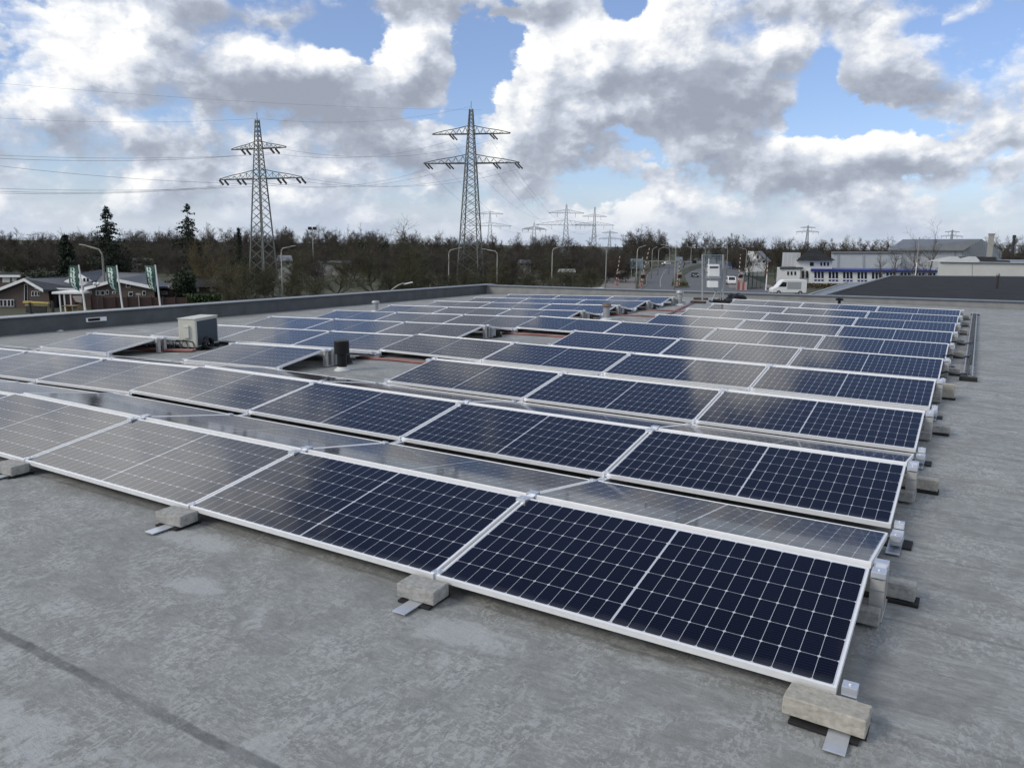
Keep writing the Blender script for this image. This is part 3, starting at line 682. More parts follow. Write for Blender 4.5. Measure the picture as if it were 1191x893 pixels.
# ------------------------------------------------------------------ ground, roads
o = MB().quad([(-2500, -300, GZ), (2500, -300, GZ), (2500, 4500, GZ), (-2500, 4500, GZ)]).build('ground', GRASS); tag(o, 'dull winter grass and soil reaching to the horizon', 'ground', kind='structure')
def strip(name, pts, z, mt, label, kerb=0):
    L = [on(x0, y, GZ+z) for x0, x1, y in pts]; Rr = [on(x1, y, GZ+z) for x0, x1, y in pts]; mb = MB()
    for k in range(len(pts)-1): mb.quad([L[k], Rr[k], Rr[k+1], L[k+1]])
    o = mb.build(name, mt); tag(o, label, name.split('.')[0], kind='structure')
    if kerb:
        kb = MB()
        for E in (L, Rr):
            for k in range(len(E)-1):
                a, b = E[k], E[k+1]; s = (b-a).normalized(); q = Vector((-s.y, s.x, 0))*.15
                kb.prism([a-q, a+q, b+q, b-q], (0, 0, .12))
        kb.build('kerb', PAVE, o)
    return o
strip('road', [(700, 900, 352), (742, 893, 338), (752, 880, 331), (752, 872, 325), (753, 866, 320), (757, 862, 316), (764, 858, 312), (775, 852, 308.5), (790, 846, 305), (806, 842, 302)], .05, ASPH, 'grey asphalt main road leading away from the level crossing', 1)
strip('pavement', [(695, 742, 340), (702, 738, 328), (708, 740, 318), (716, 746, 312), (728, 752, 308), (745, 762, 304)], .09, PAVE, 'pale cycle path left of the main road')
strip('pavement', [(848, 905, 335), (846, 885, 328), (850, 872, 322)], .10, PAVE, 'brownish paved area by the right hand barrier')
for nm, pts, lab in (('verge', [(784, 802, 334), (782, 798, 326), (784, 796, 320), (790, 803, 315), (800, 814, 311), (812, 826, 307)], 'hedge brown grass island between the two carriageways'), ('verge', [(722, 738, 322), (730, 748, 315), (741, 756, 311)], 'green grass verge between cycle path and road')):
    strip(nm, pts, .16, GRASS, lab)
mb = MB()
for k in range(8):
    y = 333-k*2.6; a = on(768-k*.5+k*k*.2, y, GZ+.055); b = on(768-k*.5+k*k*.2+.3, y-1.0, GZ+.055); s = (b-a); q = Vector((s.y, -s.x, 0)).normalized()*.09
    mb.quad([a-q, a+q, b+q, b-q])
for k in range(8):
    y = 333-k*2.6; a = on(822+k*1.4, y, GZ+.055); b = on(822+k*1.4+.6, y-1.0, GZ+.055); s = (b-a); q = Vector((s.y, -s.x, 0)).normalized()*.09
    mb.quad([a-q, a+q, b+q, b-q])
tag(mb.build('road_markings', PAINT), 'white dashes along the main road lanes', 'road markings', kind='structure')

# ------------------------------------------------------------------ trees
def mesh_np(name, V, Fq, mats, mi=None):
    me = bpy.data.meshes.new(name); n = len(Fq); k = Fq.shape[1]
    me.vertices.add(len(V)); me.vertices.foreach_set('co', V.astype(np.float32).ravel())
    me.loops.add(n*k); me.loops.foreach_set('vertex_index', Fq.astype(np.int32).ravel())
    me.polygons.add(n); me.polygons.foreach_set('loop_start', np.arange(0, n*k, k, dtype=np.int32))
    for mt in mats: me.materials.append(mt)
    if mi is not None: me.polygons.foreach_set('material_index', mi.astype(np.int32))
    me.update(); me.validate(); return me
def segs_to_mesh(S):
    S = np.array(S); p0, p1, r0, r1 = S[:, 0:3], S[:, 3:6], S[:, 6:7], S[:, 7:8]
    t = p1-p0; t = t/np.maximum(1e-6, np.linalg.norm(t, axis=1, keepdims=True))
    up = np.where(np.abs(t[:, 2:3]) > .9, np.array([[1., 0, 0]]), np.array([[0, 0, 1.]]))
    a = np.cross(t, up); a /= np.linalg.norm(a, axis=1, keepdims=True); b = np.cross(t, a)
    V = []
    for (p, r) in ((p0, r0), (p1, r1)):
        for k in range(3):
            an = 2*math.pi*k/3; V.append(p+(a*math.cos(an)+b*math.sin(an))*r)
    V = np.stack(V, 1).reshape(-1, 3); n = len(S); base = (np.arange(n)*6)[:, None]
    Fq = np.concatenate([base+np.array([[0, 1, 4, 3]]), base+np.array([[1, 2, 5, 4]]), base+np.array([[2, 0, 3, 5]])], 0)
    return V, Fq
def bare_tree(seed, H, spread=.5, stems=1, n1=9, twig=.016, depth=4, low=.2):
    rnd = random.Random(seed); trunk = []; crown = []
    def rv(s): return Vector((rnd.gauss(0, s), rnd.gauss(0, s), rnd.gauss(0, s)))
    def grow(p, d, L, r, lev):
        n = 3 if lev < 3 else 2; q = p; dd = d
        for i in range(n):
            dd = (dd + rv(.16) + Vector((0, 0, .06))).normalized(); q2 = q + dd*(L/n)
            r2 = max(twig*.55, r*(1-.55*(i+1)/n)); (trunk if lev < 1 else crown).append((*q, *q2, max(r*(1-.55*i/n), twig*.55), r2))
            if lev < depth:
                for c in range(2 if lev < 3 else 3):
                    ax = (dd.cross(rv(1))).normalized(); ang = rnd.uniform(.45, 1.0)
                    nd = (dd*math.cos(ang)+ax*math.sin(ang)); nd.z += .12; nd.normalize()
                    grow(q+(q2-q)*rnd.random(), nd, L*rnd.uniform(.45, .68), max(twig*.8, r2*.6), lev+1)
            q = q2
    for s in range(stems):
        base = Vector((rnd.uniform(-.3, .3)*(stems > 1)*2, rnd.uniform(-.3, .3)*(stems > 1)*2, 0)); d = (Vector((0, 0, 1))+rv(.08 if stems == 1 else .28)).normalized()
        top = base+d*H*.62; R0 = H*.017/(stems**.4)
        pts = [base.lerp(top, t)+rv(.015*H)*(t > 0) for t in (0, .25, .5, .75, 1)]
        for i in range(4): trunk.append((*pts[i], *pts[i+1], R0*(1-.2*i), R0*(1-.2*(i+1))))
        for k in range(max(4, n1//stems)):
            t = low+(1-low)*(k+.5)/max(4, n1//stems); p = pts[min(3, int(t*4))].lerp(pts[min(4, int(t*4)+1)], t*4-int(t*4)) if t < 1 else top
            a = k*2.4+rnd.random(); e = .35+.8*t*rnd.uniform(.7, 1.1)
            dd = Vector((math.cos(a)*math.cos(e), math.sin(a)*math.cos(e), math.sin(e)))
            grow(p, dd, H*spread*rnd.uniform(.55, .9)*(1-.35*t), R0*.45*(1-.4*t), 1)
        grow(top, d, H*.38, R0*.3, 1)
    return segs_to_mesh(trunk), segs_to_mesh(crown)
def leaf_cards(P, size, rnd, flat=.0):
    n = len(P); a = rnd.normal(size=(n, 3)); a /= np.linalg.norm(a, axis=1, keepdims=True); b = rnd.normal(size=(n, 3)); b -= a*(a*b).sum(1, keepdims=True); b /= np.linalg.norm(b, axis=1, keepdims=True)
    s = size*rnd.uniform(.5, 1.3, (n, 1)); V = np.stack([P-a*s-b*s*.5, P+a*s-b*s*.5, P+a*s*.7+b*s*.5, P-a*s*.7+b*s*.5], 1).reshape(-1, 3)
    return V, (np.arange(n)*4)[:, None]+np.array([[0, 1, 2, 3]])
def conifer_mesh(seed, H, W, gaps=.0):
    rnd = np.random.default_rng(seed); P = []; S = [(0, 0, 0, 0, 0, H, H*.014, .02)]
    z = H*.10
    while z < H*.99:
        k = z/H; rad = W*(1-k)**.62*rnd.uniform(.6, 1.2); nb = int(5+5*(1-k))
        for i in range(nb):
            if rnd.random() < gaps: continue
            a = rnd.uniform(0, 6.28); L = rad*rnd.uniform(.55, 1.1); dz = -L*.28*rnd.uniform(.4, 1.4)
            S.append((0, 0, z, math.cos(a)*L, math.sin(a)*L, z+dz, .03, .012))
            m_ = int(14+16*L); t = rnd.uniform(.15, 1.05, m_)
            P.append(np.stack([math.cos(a)*L*t+rnd.normal(0, .10+.06*L, m_), math.sin(a)*L*t+rnd.normal(0, .10+.06*L, m_), z+dz*t**1.5+rnd.normal(-.06, .12, m_)], 1))
        z += H*.030*rnd.uniform(.8, 1.3)
    V, Fq = leaf_cards(np.concatenate(P), .17, rnd); return segs_to_mesh(S), (V, Fq)
def bush_mesh(seed, W, H, n, size=.16):
    rnd = np.random.default_rng(seed); P = []
    for k in range(26):
        a = rnd.uniform(0, 6.28); rr = W*.36*math.sqrt(rnd.random()); c = np.array([math.cos(a)*rr, math.sin(a)*rr, H*rnd.uniform(.12, .72)*(1-.45*rr/W)])
        q = rnd.normal(size=(n//26, 3)); q /= np.linalg.norm(q, axis=1, keepdims=True)
        P.append(c+q*np.array([W*.17, W*.17, H*.2])*rnd.uniform(.5, 1.05, (n//26, 1)))
    P = np.concatenate(P); P = P[P[:, 2] > .02]; S = [(0, 0, 0, 0, 0, H*.6, .12, .04)]+[(0, 0, H*.2, math.cos(a)*W*.3, math.sin(a)*W*.3, H*.6, .05, .02) for a in range(6)]
    return segs_to_mesh(S), leaf_cards(P, size, rnd)
def tree_thing(name, label, cat, meshes, loc, rzz=0, sc=1.0, group=None, parts=('trunk', 'crown')):
    t = thing(name, label, cat, loc, rzz, group); t.scale = (sc, sc, sc) if isinstance(sc, float) else sc
    for nm, me in zip(parts, meshes):
        o = bpy.data.objects.new(nm, me); COL.objects.link(o); o.parent = t
    return t
def as_meshes(pair, m0, m1): return [mesh_np('trunk', *pair[0], [m0]), mesh_np('crown', *pair[1], [m1])]
BT = []; BTRAW = []
for s in range(6):
    pr = bare_tree(100+s, 11.5, .52, 1 if s % 3 else 2, 10, .018, 4, .18); BTRAW.append(pr); BT.append(as_meshes(pr, BARK, (TWIG, TWIGG, TWIG)[s % 3]))
SH = []
for s in range(3):
    pr = bare_tree(200+s, 5.5, .55, 6, 24, .022, 3, .08); BTRAW.append(pr); SH.append(as_meshes(pr, BARK, (TWIGG, TWIGG, TWIGY)[s]))
SPARSE = []
for s in range(2):
    pr = bare_tree(400+s, 11.5, .42, 1, 8, .018, 3, .25); SPARSE.append(as_meshes(pr, BARK, TWIG))
def top_at(px, d, py): return at(px, py, d).z-GZ
rt = random.Random(11)
# the wood along the horizon, one mass
def far_wood():
    Vs = []; Fs = []; off = 0; rr = np.random.default_rng(4)
    def add(pair, x, y, sc, scz, an):
        nonlocal off
        for V, Fq in pair:
            c, s = math.cos(an), math.sin(an); W = np.stack([(V[:, 0]*c-V[:, 1]*s)*sc+x, (V[:, 0]*s+V[:, 1]*c)*sc+y, V[:, 2]*scz+GZ], 1)
            Vs.append(W); Fs.append(Fq+off); off += len(V)
    lite = [bare_tree(300+s, 11.5, .54, 1 if s % 2 else 3, 9, .030, 4, .10) for s in range(5)]
    prof = [(-120, 268), (60, 270), (150, 268), (250, 266), (340, 266), (430, 268), (520, 272), (560, 274), (600, 277), (640, 272), (668, 279), (690, 283), (712, 281), (740, 268), (765, 266), (780, 272), (830, 270), (870, 274), (960, 277), (1040, 276), (1100, 279), (1170, 278), (1320, 280)]
    prof = [(a, y+5) for a, y in prof]
    def topy(px):
        for (a, ya), (b, yb) in zip(prof[:-1], prof[1:]):
            if px <= b: return ya+(yb-ya)*(px-a)/(b-a)
        return prof[-1][1]
    for row, (d, n) in enumerate(((250, 62), (290, 62), (340, 64), (400, 66), (470, 60))):
        for k in range(n):
            px = -120+1440*(k+rr.uniform(-.3, .3))/n
            if 745 < px < 845 and d < 340: continue
            if 905 < px < 1185 and d < 330: continue
            if 800 < px < 870 and d < 400: continue
            dd = d*rr.uniform(.95, 1.05); H = top_at(px, dd, topy(px)+rr.normal(3.0, 2.0)); H = max(6, min(19, H))
            p = foot(px, dd); add(lite[k*3 % 5], p.x, p.y, H/11.5*rr.uniform(.95, 1.35), H/11.0, rr.uniform(0, 6.28))
    low = [bare_tree(340+s, 5.5, .55, 6, 24, .028, 3, .08) for s in range(3)]
    for k in range(230):
        px = -60+800*(k+rr.uniform(-.4, .4))/230; dd = rr.uniform(205 if 360 < px < 460 else 185, 300); p = foot(px, dd); s_ = rr.uniform(.7, 1.3)
        add(low[k % 3], p.x, p.y, s_*1.5, s_, rr.uniform(0, 6.28))
    for k in range(60):
        px = 850+350*(k+rr.uniform(-.4, .4))/60; dd = rr.uniform(300, 420); p = foot(px, dd); add(low[k % 3], p.x, p.y, 2.0, 1.3, rr.uniform(0, 6.28))
    V = np.concatenate(Vs); Fq = np.concatenate(Fs); print('wood faces', len(Fq)); o = bpy.data.objects.new('far_wood', mesh_np('far_wood', V, Fq, [TWIG])); COL.objects.link(o)
    tag(o, 'mass of bare brown woodland along the horizon', 'woodland', kind='stuff')
far_wood()
def put_bare(px, d, ytop, k, label, group, wide=1.0):
    H = top_at(px, d, ytop); s = H/11.3; return tree_thing('bare_tree', label, 'tree', BT[k % 6], foot(px, d), rt.uniform(0, 6.28), (s*wide, s*wide, s), group)
GL = 'bare brown winter trees behind the street lamps'
k = 0
for d, n, x0, x1, yt in ((132, 12, 262, 620, 292), (158, 20, 130, 700, 285), (185, 22, -30, 735, 282), (215, 22, -40, 750, 280)):
    for i in range(n):
        px = x0+(x1-x0)*(i+rt.uniform(.2, .8))/n
        if d < 140 and (285 < px < 318 or 372 < px < 455): continue
        if d < 165 and 390 < px < 440: continue
        put_bare(px, d*rt.uniform(.96, 1.04), yt+rt.uniform(0, 14) + (6 if px > 560 else 0), k, 'bare brown winter tree in the thicket left of the main road', 'bare winter trees left of the road', rt.uniform(1.15, 1.6)); k += 1
for px, d, yt, lab in ((488, 118, 276, 'large bare tree with spreading olive branches just left of the second pylon'), (388, 116, 296, 'small spreading bare tree on grass right of the first pylon'), (437, 120, 292, 'low twisted bare tree behind the far vent pipe')):
    put_bare(px, d, yt, 1, lab, None, 1.4)
for px, d, yt, lab in ((1062, 170, 277, 'left of two bare trees before the white sheds'), (1079, 165, 272, 'middle bare tree with dense crown before the white sheds'), (1046, 172, 284, 'thin bare tree left of the pair before the white sheds'), (1030, 178, 290, 'small bare tree by the blue window strip'), (1172, 200, 280, 'bare tree at the right edge beyond the warehouse'), (893, 230, 284, 'bare tree beside the small white house by the road'), (904, 225, 288, 'bare tree left of the white office block')):
    H = top_at(px, d, yt); sc = H/11.3; tree_thing('bare_tree', lab, 'tree', SPARSE[px % 2], foot(px, d), px*.7, (sc*1.05, sc*1.05, sc))
for i in range(14):
    put_bare(700+i*38+rt.uniform(-9, 9) if i < 2 else 860+(i-2)*28+rt.uniform(-8, 8), 300*rt.uniform(.98, 1.05), 284+rt.uniform(-2, 5), i, 'bare winter tree in the row behind the white buildings', 'bare trees behind the white buildings', 1.2)
# shrubs
GS = 'bare shrubs along the left of the road'
for i in range(26):
    px = 265+i*17+rt.uniform(-6, 6)
    if 368 < px < 452: continue
    d = rt.uniform(112, 128) if px < 560 else rt.uniform(120, 150)
    s = rt.uniform(.55, .95); t = tree_thing('bare_shrub', 'bare olive brown shrub in the strip beyond the left parapet', 'shrub', SH[i % 2], foot(px, d), rt.uniform(0, 6), (s*1.3, s*1.3, s), GS, ('stems', 'twigs'))
tree_thing('willow_shrub', 'rounded ochre bare shrub left of the first pylon', 'shrub', SH[2], foot(258, 108), 1.0, (1.1, 1.1, 1.05), None, ('stems', 'twigs'))
tree_thing('willow_shrub', 'broad olive bare shrub at the foot of the first pylon', 'shrub', SH[1], foot(273, 100), 2.0, (1.35, 1.35, 1.0), None, ('stems', 'twigs'))
tree_thing('willow_shrub', 'tall ochre bare shrub behind the dark hut', 'shrub', SH[2], foot(232, 118), 4.0, (1.0, 1.0, 1.5), None, ('stems', 'twigs'))
# conifers
for px, d, yt, w, gp, lab in ((76, 118, 271, 2.6, .0, 'dense dark spruce behind the brick school roof'), (127, 160, 239, 6.0, .30, 'tall ragged fir rising above the wood behind the school'), (220, 160, 237, 5.0, .38, 'tall thin fir with gaps, left of the first pylon'), (278, 165, 265, 1.6, .3, 'small fir top beside the first pylon')):
    H = top_at(px, d, yt); tree_thing('conifer_tree', lab, 'conifer', as_meshes(conifer_mesh(int(px), H, w, gp), BARK, CONIF), foot(px, d), 0, 1.0, None)
for px, d, yt, w, lab in ((212, 104, 297, 3.4, 'dark rounded evergreen beside the school'), (287, 150, 290, 5, 'dark evergreen behind the first pylon'), (40, 120, 308, 9, 'low dark evergreen bush behind the school roof'), (65, 117, 311, 6, 'dark evergreen bush below the spruce'), (420, 240, 268, 4, 'small dark pine in the far wood, left one'), (447, 245, 268, 4, 'small dark pine in the far wood, right one'), (520, 250, 272, 3.5, 'small dark pine left of the second pylon top')):
    H = top_at(px, d, yt); tree_thing('evergreen_tree', lab, 'evergreen', as_meshes(bush_mesh(int(px)+5, w, H, 5200, .17), BARK, EVERG), foot(px, d), 0, 1.0, None)
for px0, px1, d, y0, lab in ((212, 252, 92, 338, 'clipped green hedge in front of the dark hut'), (905, 1080, 178, 329, 'brown clipped hedge below the blue window strip'), (784, 802, 178, 328, 'low brown hedge on the road island')):
    a = foot(px0, d); b = foot(px1, d); n = int((b-a).length*420/ (1 if d < 100 else 3)); rr = np.random.default_rng(px0); H = at(px0, y0, d).z-GZ; H = max(.8, min(2.6, H)); s = (b-a).normalized(); q = Vector((-s.y, s.x, 0))
    tt = rr.uniform(0, 1, n); P = np.array(a)[None]+np.array(b-a)[None]*tt[:, None]+np.array(q)[None]*rr.uniform(-.6, .6, (n, 1)); P[:, 2] = GZ+rr.uniform(0, 1, n)**.6*H
    V, Fq = leaf_cards(P-np.array(a), .16, rr); o = bpy.data.objects.new('hedge', mesh_np('hedge', V, Fq, [HEDGE if d < 100 else TWIGY])); COL.objects.link(o); o.location = a; tag(o, lab, 'hedge')

# ------------------------------------------------------------------ pylons and wires
def pylon(name, label, px, ytop, d, rot, armU, armL, bw, yU, yL, mt, r=.07, far=False, group=None):
    H = top_at(px, d, ytop); zU = top_at(px, d, yU); zL = top_at(px, d, yL)
    t = thing(name, label, 'pylon', foot(px, d, ytop), rot, group)
    def wid(z):
        k = z/H; return bw*(1-k) + bw*.13*k if z < zL*.98 else (bw*(1-zL/H)+bw*.13*zL/H)*(1-(z-zL)/(H-zL)*.72)
    b = MB(); zs = [0.0]
    while zs[-1] < H-.5: zs.append(min(H, zs[-1]+max(.7, wid(zs[-1])*(.62 if not far else 1.1))))
    C = [(-1, -1), (1, -1), (1, 1), (-1, 1)]
    for a, c in zip(zs[:-1], zs[1:]):
        wa, wc = wid(a)/2, wid(c)/2
        for i in range(4):
            x, y = C[i]; x2, y2 = C[(i+1) % 4]
            b.tube([(x*wa, y*wa, a), (x*wc, y*wc, c)], r*(1.5 if a < zL else 1.1), 4, 0, False)
            b.tube([(x*wa, y*wa, a), (x2*wc, y2*wc, c)], r*.62, 3, 0, False); b.tube([(x2*wa, y2*wa, a), (x*wc, y*wc, c)], r*.62, 3, 0, False)
    b.tube([(0, 0, H-.4), (0, 0, H+.9)], r*.6, 4); b.build('tower_body', mt, t, fix=False)
    ends = []
    for z, A, rise in ((zU, armU, .085), (zL, armL, .075)):
        arm = MB(); w = wid(z)/2; hi = z+A*rise*2.0
        for sx in (-1, 1):
            for y in (-w, w): arm.tube([(sx*w, y, z), (sx*A, 0, z)], r*1.0, 4, 0, False)
            up = [(sx*w, 0, hi+.2), (sx*(w+(A-w)*.33), 0, z+A*rise*1.55), (sx*(w+(A-w)*.66), 0, z+A*rise*1.0), (sx*A, 0, z+.12)]
            arm.tube(up, r*.85, 4, 0, False)
            n = 6
            for k in range(n):
                u0 = k/n; u1 = (k+.5)/n; u2 = (k+1)/n
                def uz(u): return z+A*rise*(2.1*(1-u)**1.1) if u < 1 else z
                f = lambda u: sx*(w+(A-w)*u)
                for y in (-1, 1):
                    arm.tube([(f(u0), y*w*(1-u0), z), (f(u1), 0, uz(u1))], r*.5, 3, 0, False); arm.tube([(f(u1), 0, uz(u1)), (f(u2), y*w*(1-u2), z)], r*.5, 3, 0, False)
        arm.build('cross_arm', mt, t, fix=False)
        for sx in (-1, 1):
            for u in ((.48,) if z == zU else (.44, .93)):
                x = sx*(w+(A-w)*u); ins = MB(); L = .055*H
                if far: ins.tube([(x, 0, z), (x, 0, z-L*1.3)], r*1.1, 4)
                else:
                    for dx in (-.35, .35):
                        pts = [(x+dx*.6, dx, z-.1), (x+dx*.6+L*.5, dx, z-L*.55)]; ins.tube(pts, .10, 6)
                        for q in range(6): c = Vector(pts[0]).lerp(Vector(pts[1]), (q+.5)/6); e = (Vector(pts[1])-Vector(pts[0])).normalized()*.05; ins.tube([c-e, c+e], .17, 6)
                ins.build('insulator', INSUL if not far else mt, t, fix=False); ends.append((x, z-L*.6))
    M = t.matrix_basis.copy() if False else Matrix.Translation(t.location) @ Matrix.Rotation(rot, 4, 'Z')
    return t, M, ends, H
FACEZ = -YAW*-1
P1 = pylon('transmission_pylon', 'nearer steel lattice pylon on the left with two cross arms', 299, 138, 126, -YAW-R(24), 5.5, 8.3, 3.4, 173, 208, PYL, .078)
P2 = pylon('transmission_pylon', 'taller steel lattice pylon left of centre with two cross arms', 548, 124, 152, -YAW-R(12), 7.6, 9.4, 4.5, 156, 190, PYL, .092)
FARG = 'faint pylons on the horizon'
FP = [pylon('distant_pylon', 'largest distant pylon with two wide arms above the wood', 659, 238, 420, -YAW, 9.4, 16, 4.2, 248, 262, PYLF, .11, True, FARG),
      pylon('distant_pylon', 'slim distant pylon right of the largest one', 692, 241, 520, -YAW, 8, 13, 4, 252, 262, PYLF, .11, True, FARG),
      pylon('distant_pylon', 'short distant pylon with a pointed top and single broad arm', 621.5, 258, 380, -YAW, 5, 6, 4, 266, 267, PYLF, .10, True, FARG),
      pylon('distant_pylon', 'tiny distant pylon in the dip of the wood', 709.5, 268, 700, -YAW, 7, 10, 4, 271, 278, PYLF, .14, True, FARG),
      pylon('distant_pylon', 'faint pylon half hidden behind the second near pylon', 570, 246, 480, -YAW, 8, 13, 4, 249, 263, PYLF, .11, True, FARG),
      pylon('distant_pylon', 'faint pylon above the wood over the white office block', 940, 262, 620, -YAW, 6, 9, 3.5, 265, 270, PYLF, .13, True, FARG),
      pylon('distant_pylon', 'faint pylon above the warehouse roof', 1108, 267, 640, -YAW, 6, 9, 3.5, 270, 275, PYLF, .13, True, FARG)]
def wire(a, b, sag, label, r=.028):
    a = Vector(a); b = Vector(b); pts = [a.lerp(b, k/24)-Vector((0, 0, sag*4*(k/24)*(1-k/24))) for k in range(25)]
    tag(MB().tube(pts, r, 4, 0, False).build('power_cable', WIREM, fix=False), label, 'power cable', 'high voltage cables')
LN = ['upper arm left', 'upper arm right', 'lower arm inner left', 'lower arm outer left', 'lower arm inner right', 'lower arm outer right']
OFFL = [(-60, 205, 60), (-60, 176, 70), (-60, 214, 62), (-60, 225, 64), (-60, 172, 72), (-60, 213, 72)]
for i in range(6):
    a = P1[1] @ Vector((P1[2][i][0], 0, P1[2][i][1])); x, y, d = [(-80, 180, 100), (-80, 176, 118), (-80, 222, 100), (-80, 219, 98), (-80, 183, 104), (-80, 216, 112)][i]
    wire(a, at(x, y, d), .8, 'power cable leaving left from the nearer pylon, %s' % LN[i], .020)
    b = P2[1] @ Vector((P2[2][i][0], 0, P2[2][i][1]))
    wire(P1[1] @ Vector((P1[2][i][0], 0, P1[2][i][1]+1)), b, 2.2, 'power cable between two near pylons, %s' % LN[i], .016)
    f = FP[0]; c = f[1] @ Vector((f[2][i][0], 0, f[2][i][1]))
    wire(b, c, 7, 'power cable from taller to largest distant pylon, %s' % LN[i], .02)
top1 = P1[1] @ Vector((0, 0, P1[3])); top2 = P2[1] @ Vector((0, 0, P2[3]))
wire(top1, top2, 1.5, 'thin earth wire between the tops of the two near pylons', .012)
wire(top1, at(-80, 132, 105), .8, 'thin earth wire leaving left from the top of the nearer pylon', .012)
wire(at(-80, 90, 92), at(560, 128, 152), .8, 'long thin wire crossing the upper left sky', .010)

# ------------------------------------------------------------------ lamps, masts, flags
def lamp(px, ybase, ytop, tipx, tipy, d, mt, label, r=.09, group='street lamps along the road'):
    b = foot(px, d, ybase); tp = at(px, ytop, d); tip = at(tipx, tipy, d); tp.x, tp.y = b.x, b.y
    t = thing('street_lamp', label, 'street lamp', b, 0, group)
    L = lambda q: Vector(q)-b
    side = Vector((tip.x-tp.x, tip.y-tp.y, 0)); up = tip.z-tp.z
    pts = [Vector((0, 0, 0)), L(tp)*.5, L(tp)-Vector((0, 0, .5)), L(tp)-Vector((0, 0, .05))+side*.03, L(tp)+side*.14+Vector((0, 0, up*.45)), L(tp)+side*.75+Vector((0, 0, up*.92))]
    MB().tube(pts, [r*1.25, r*1.05, r*.9, r*.85, r*.75, r*.6], 8).build('pole', mt, t, 0, True)
    s = side.normalized(); q = s.cross(Vector((0, 0, 1))); base = L(tp)+side*.72+Vector((0, 0, up*.9)); w = .16; hl = side.length*.30
    poly = [base-q*w*.6, base+q*w*.6, base+s*hl+q*w+Vector((0, 0, up*.1)), base+s*hl-q*w+Vector((0, 0, up*.1))]
    MB().prism(poly, (0, 0, .12)).build('lamp_head', LAMPG, t, .02)
    return t
lamp(124, 360, 294, 93, 285, 98, LAMPB, 'tall brown grey lamp post in front of the school with arm to the left', .13, None)
lamp(329, 346, 291, 343, 286.5, 112, LAMPG, 'street lamp just right of the first pylon', .10)
lamp(522, 335, 293, 537, 288.5, 128, LAMPG, 'street lamp left of the second pylon, arm to the right', .10)
lamp(578, 335, 294, 561, 290, 128, LAMPG, 'street lamp right of the second pylon, arm to the left', .10)
lamp(641.5, 336, 291, 655, 287, 135, LAMPG, 'street lamp left of the bus shelter, arm to the right', .10)
lamp(704, 335, 290, 686, 286, 135, LAMPG, 'street lamp above the parked white car', .10)
lamp(739.5, 336, 290, 751, 286, 138, LAMPG, 'street lamp in front of the grey road sign', .10)
lamp(784, 336, 289, 769, 285, 140, LAMPG, 'street lamp on the road island left of the hoist', .10)
lamp(757.5, 320, 291, 764, 287.5, 220, LAMPG, 'distant street lamp, first beyond the barrier', .10)
lamp(765, 318, 291, 772, 288, 240, LAMPG, 'distant street lamp, second beyond the barrier', .10)
lamp(778, 315, 290, 771, 287.5, 260, LAMPG, 'distant street lamp, third beyond the barrier', .10)
lamp(803, 310, 289, 797, 286.5, 300, LAMPG, 'distant street lamp above the road bend', .10)
lamp(819, 314, 289.5, 812, 286, 250, LAMPG, 'distant street lamp behind the left post of the hoist', .10)
lamp(845, 314, 289.5, 838, 286, 260, LAMPG, 'distant street lamp behind the right post of the hoist', .10)
lamp(867, 316, 291, 860, 288.5, 240, LAMPG, 'distant street lamp beside the right hand barrier', .10)
def near_lamp():
    d = 62; b = foot(452, d); t = thing('street_lamp', 'pale curved lamp arm peeking over the left parapet', 'street lamp', b)
    L = lambda px, py: Vector((at(px, py, d)-b))
    MB().tube([(0, 0, 0), (0, 0, L(452, 345).z), L(456, 337), L(463, 332), L(470, 329)], [.10, .085, .07, .06, .05], 8).build('pole', LAMPG, t, 0, True)
    MB().prism([L(468, 330.2), L(479, 327.8), L(480, 329), L(470, 331.2)], HF*.3).build('lamp_head', WHITEP, t, .02)
near_lamp()
def globe_lamp():
    d = 84; b = foot(108.5, d); t = thing('globe_lamp', 'black lamp post with two white globes beside the school', 'lamp post', b); h = at(108.5, 331, d).z-GZ
    MB().tube([(0, 0, 0), (0, 0, h)], [.07, .045], 8).tube([Vector((0, 0, h-.1))-HR*.2, Vector((0, 0, h-.1))+HR*.2], .03, 6).build('pole', DARKG, t)
    for s in (-1, 1):
        bm = bmesh.new(); bmesh.ops.create_uvsphere(bm, u_segments=12, v_segments=8, radius=.17); bmesh.ops.translate(bm, verts=bm.verts, vec=HR*.2*s+Vector((0, 0, h+.1)))
        me = bpy.data.meshes.new('globe'); bm.to_mesh(me); bm.free(); me.materials.append(WHITEP); o = bpy.data.objects.new('globe', me); COL.objects.link(o); o.parent = t
globe_lamp()
def sign_post(px, d, ytop, w, h, label):
    b = foot(px, d); t = thing('small_sign', label, 'sign', b); z = at(px, ytop, d).z-GZ
    MB().tube([(0, 0, 0), (0, 0, z)], .05, 8).build('pole', LAMPG, t); c = Vector((0, 0, z))
    MB().prism([c-HR*w/2-HF*.08, c+HR*w/2-HF*.08, c+HR*w/2-HF*.08-Vector((0, 0, h)), c-HR*w/2-HF*.08-Vector((0, 0, h))], HF*.03).build('plate', LAMPG, t)
sign_post(157, 84, 341, .5, .18, 'short post with a small plate in front of the red fence')
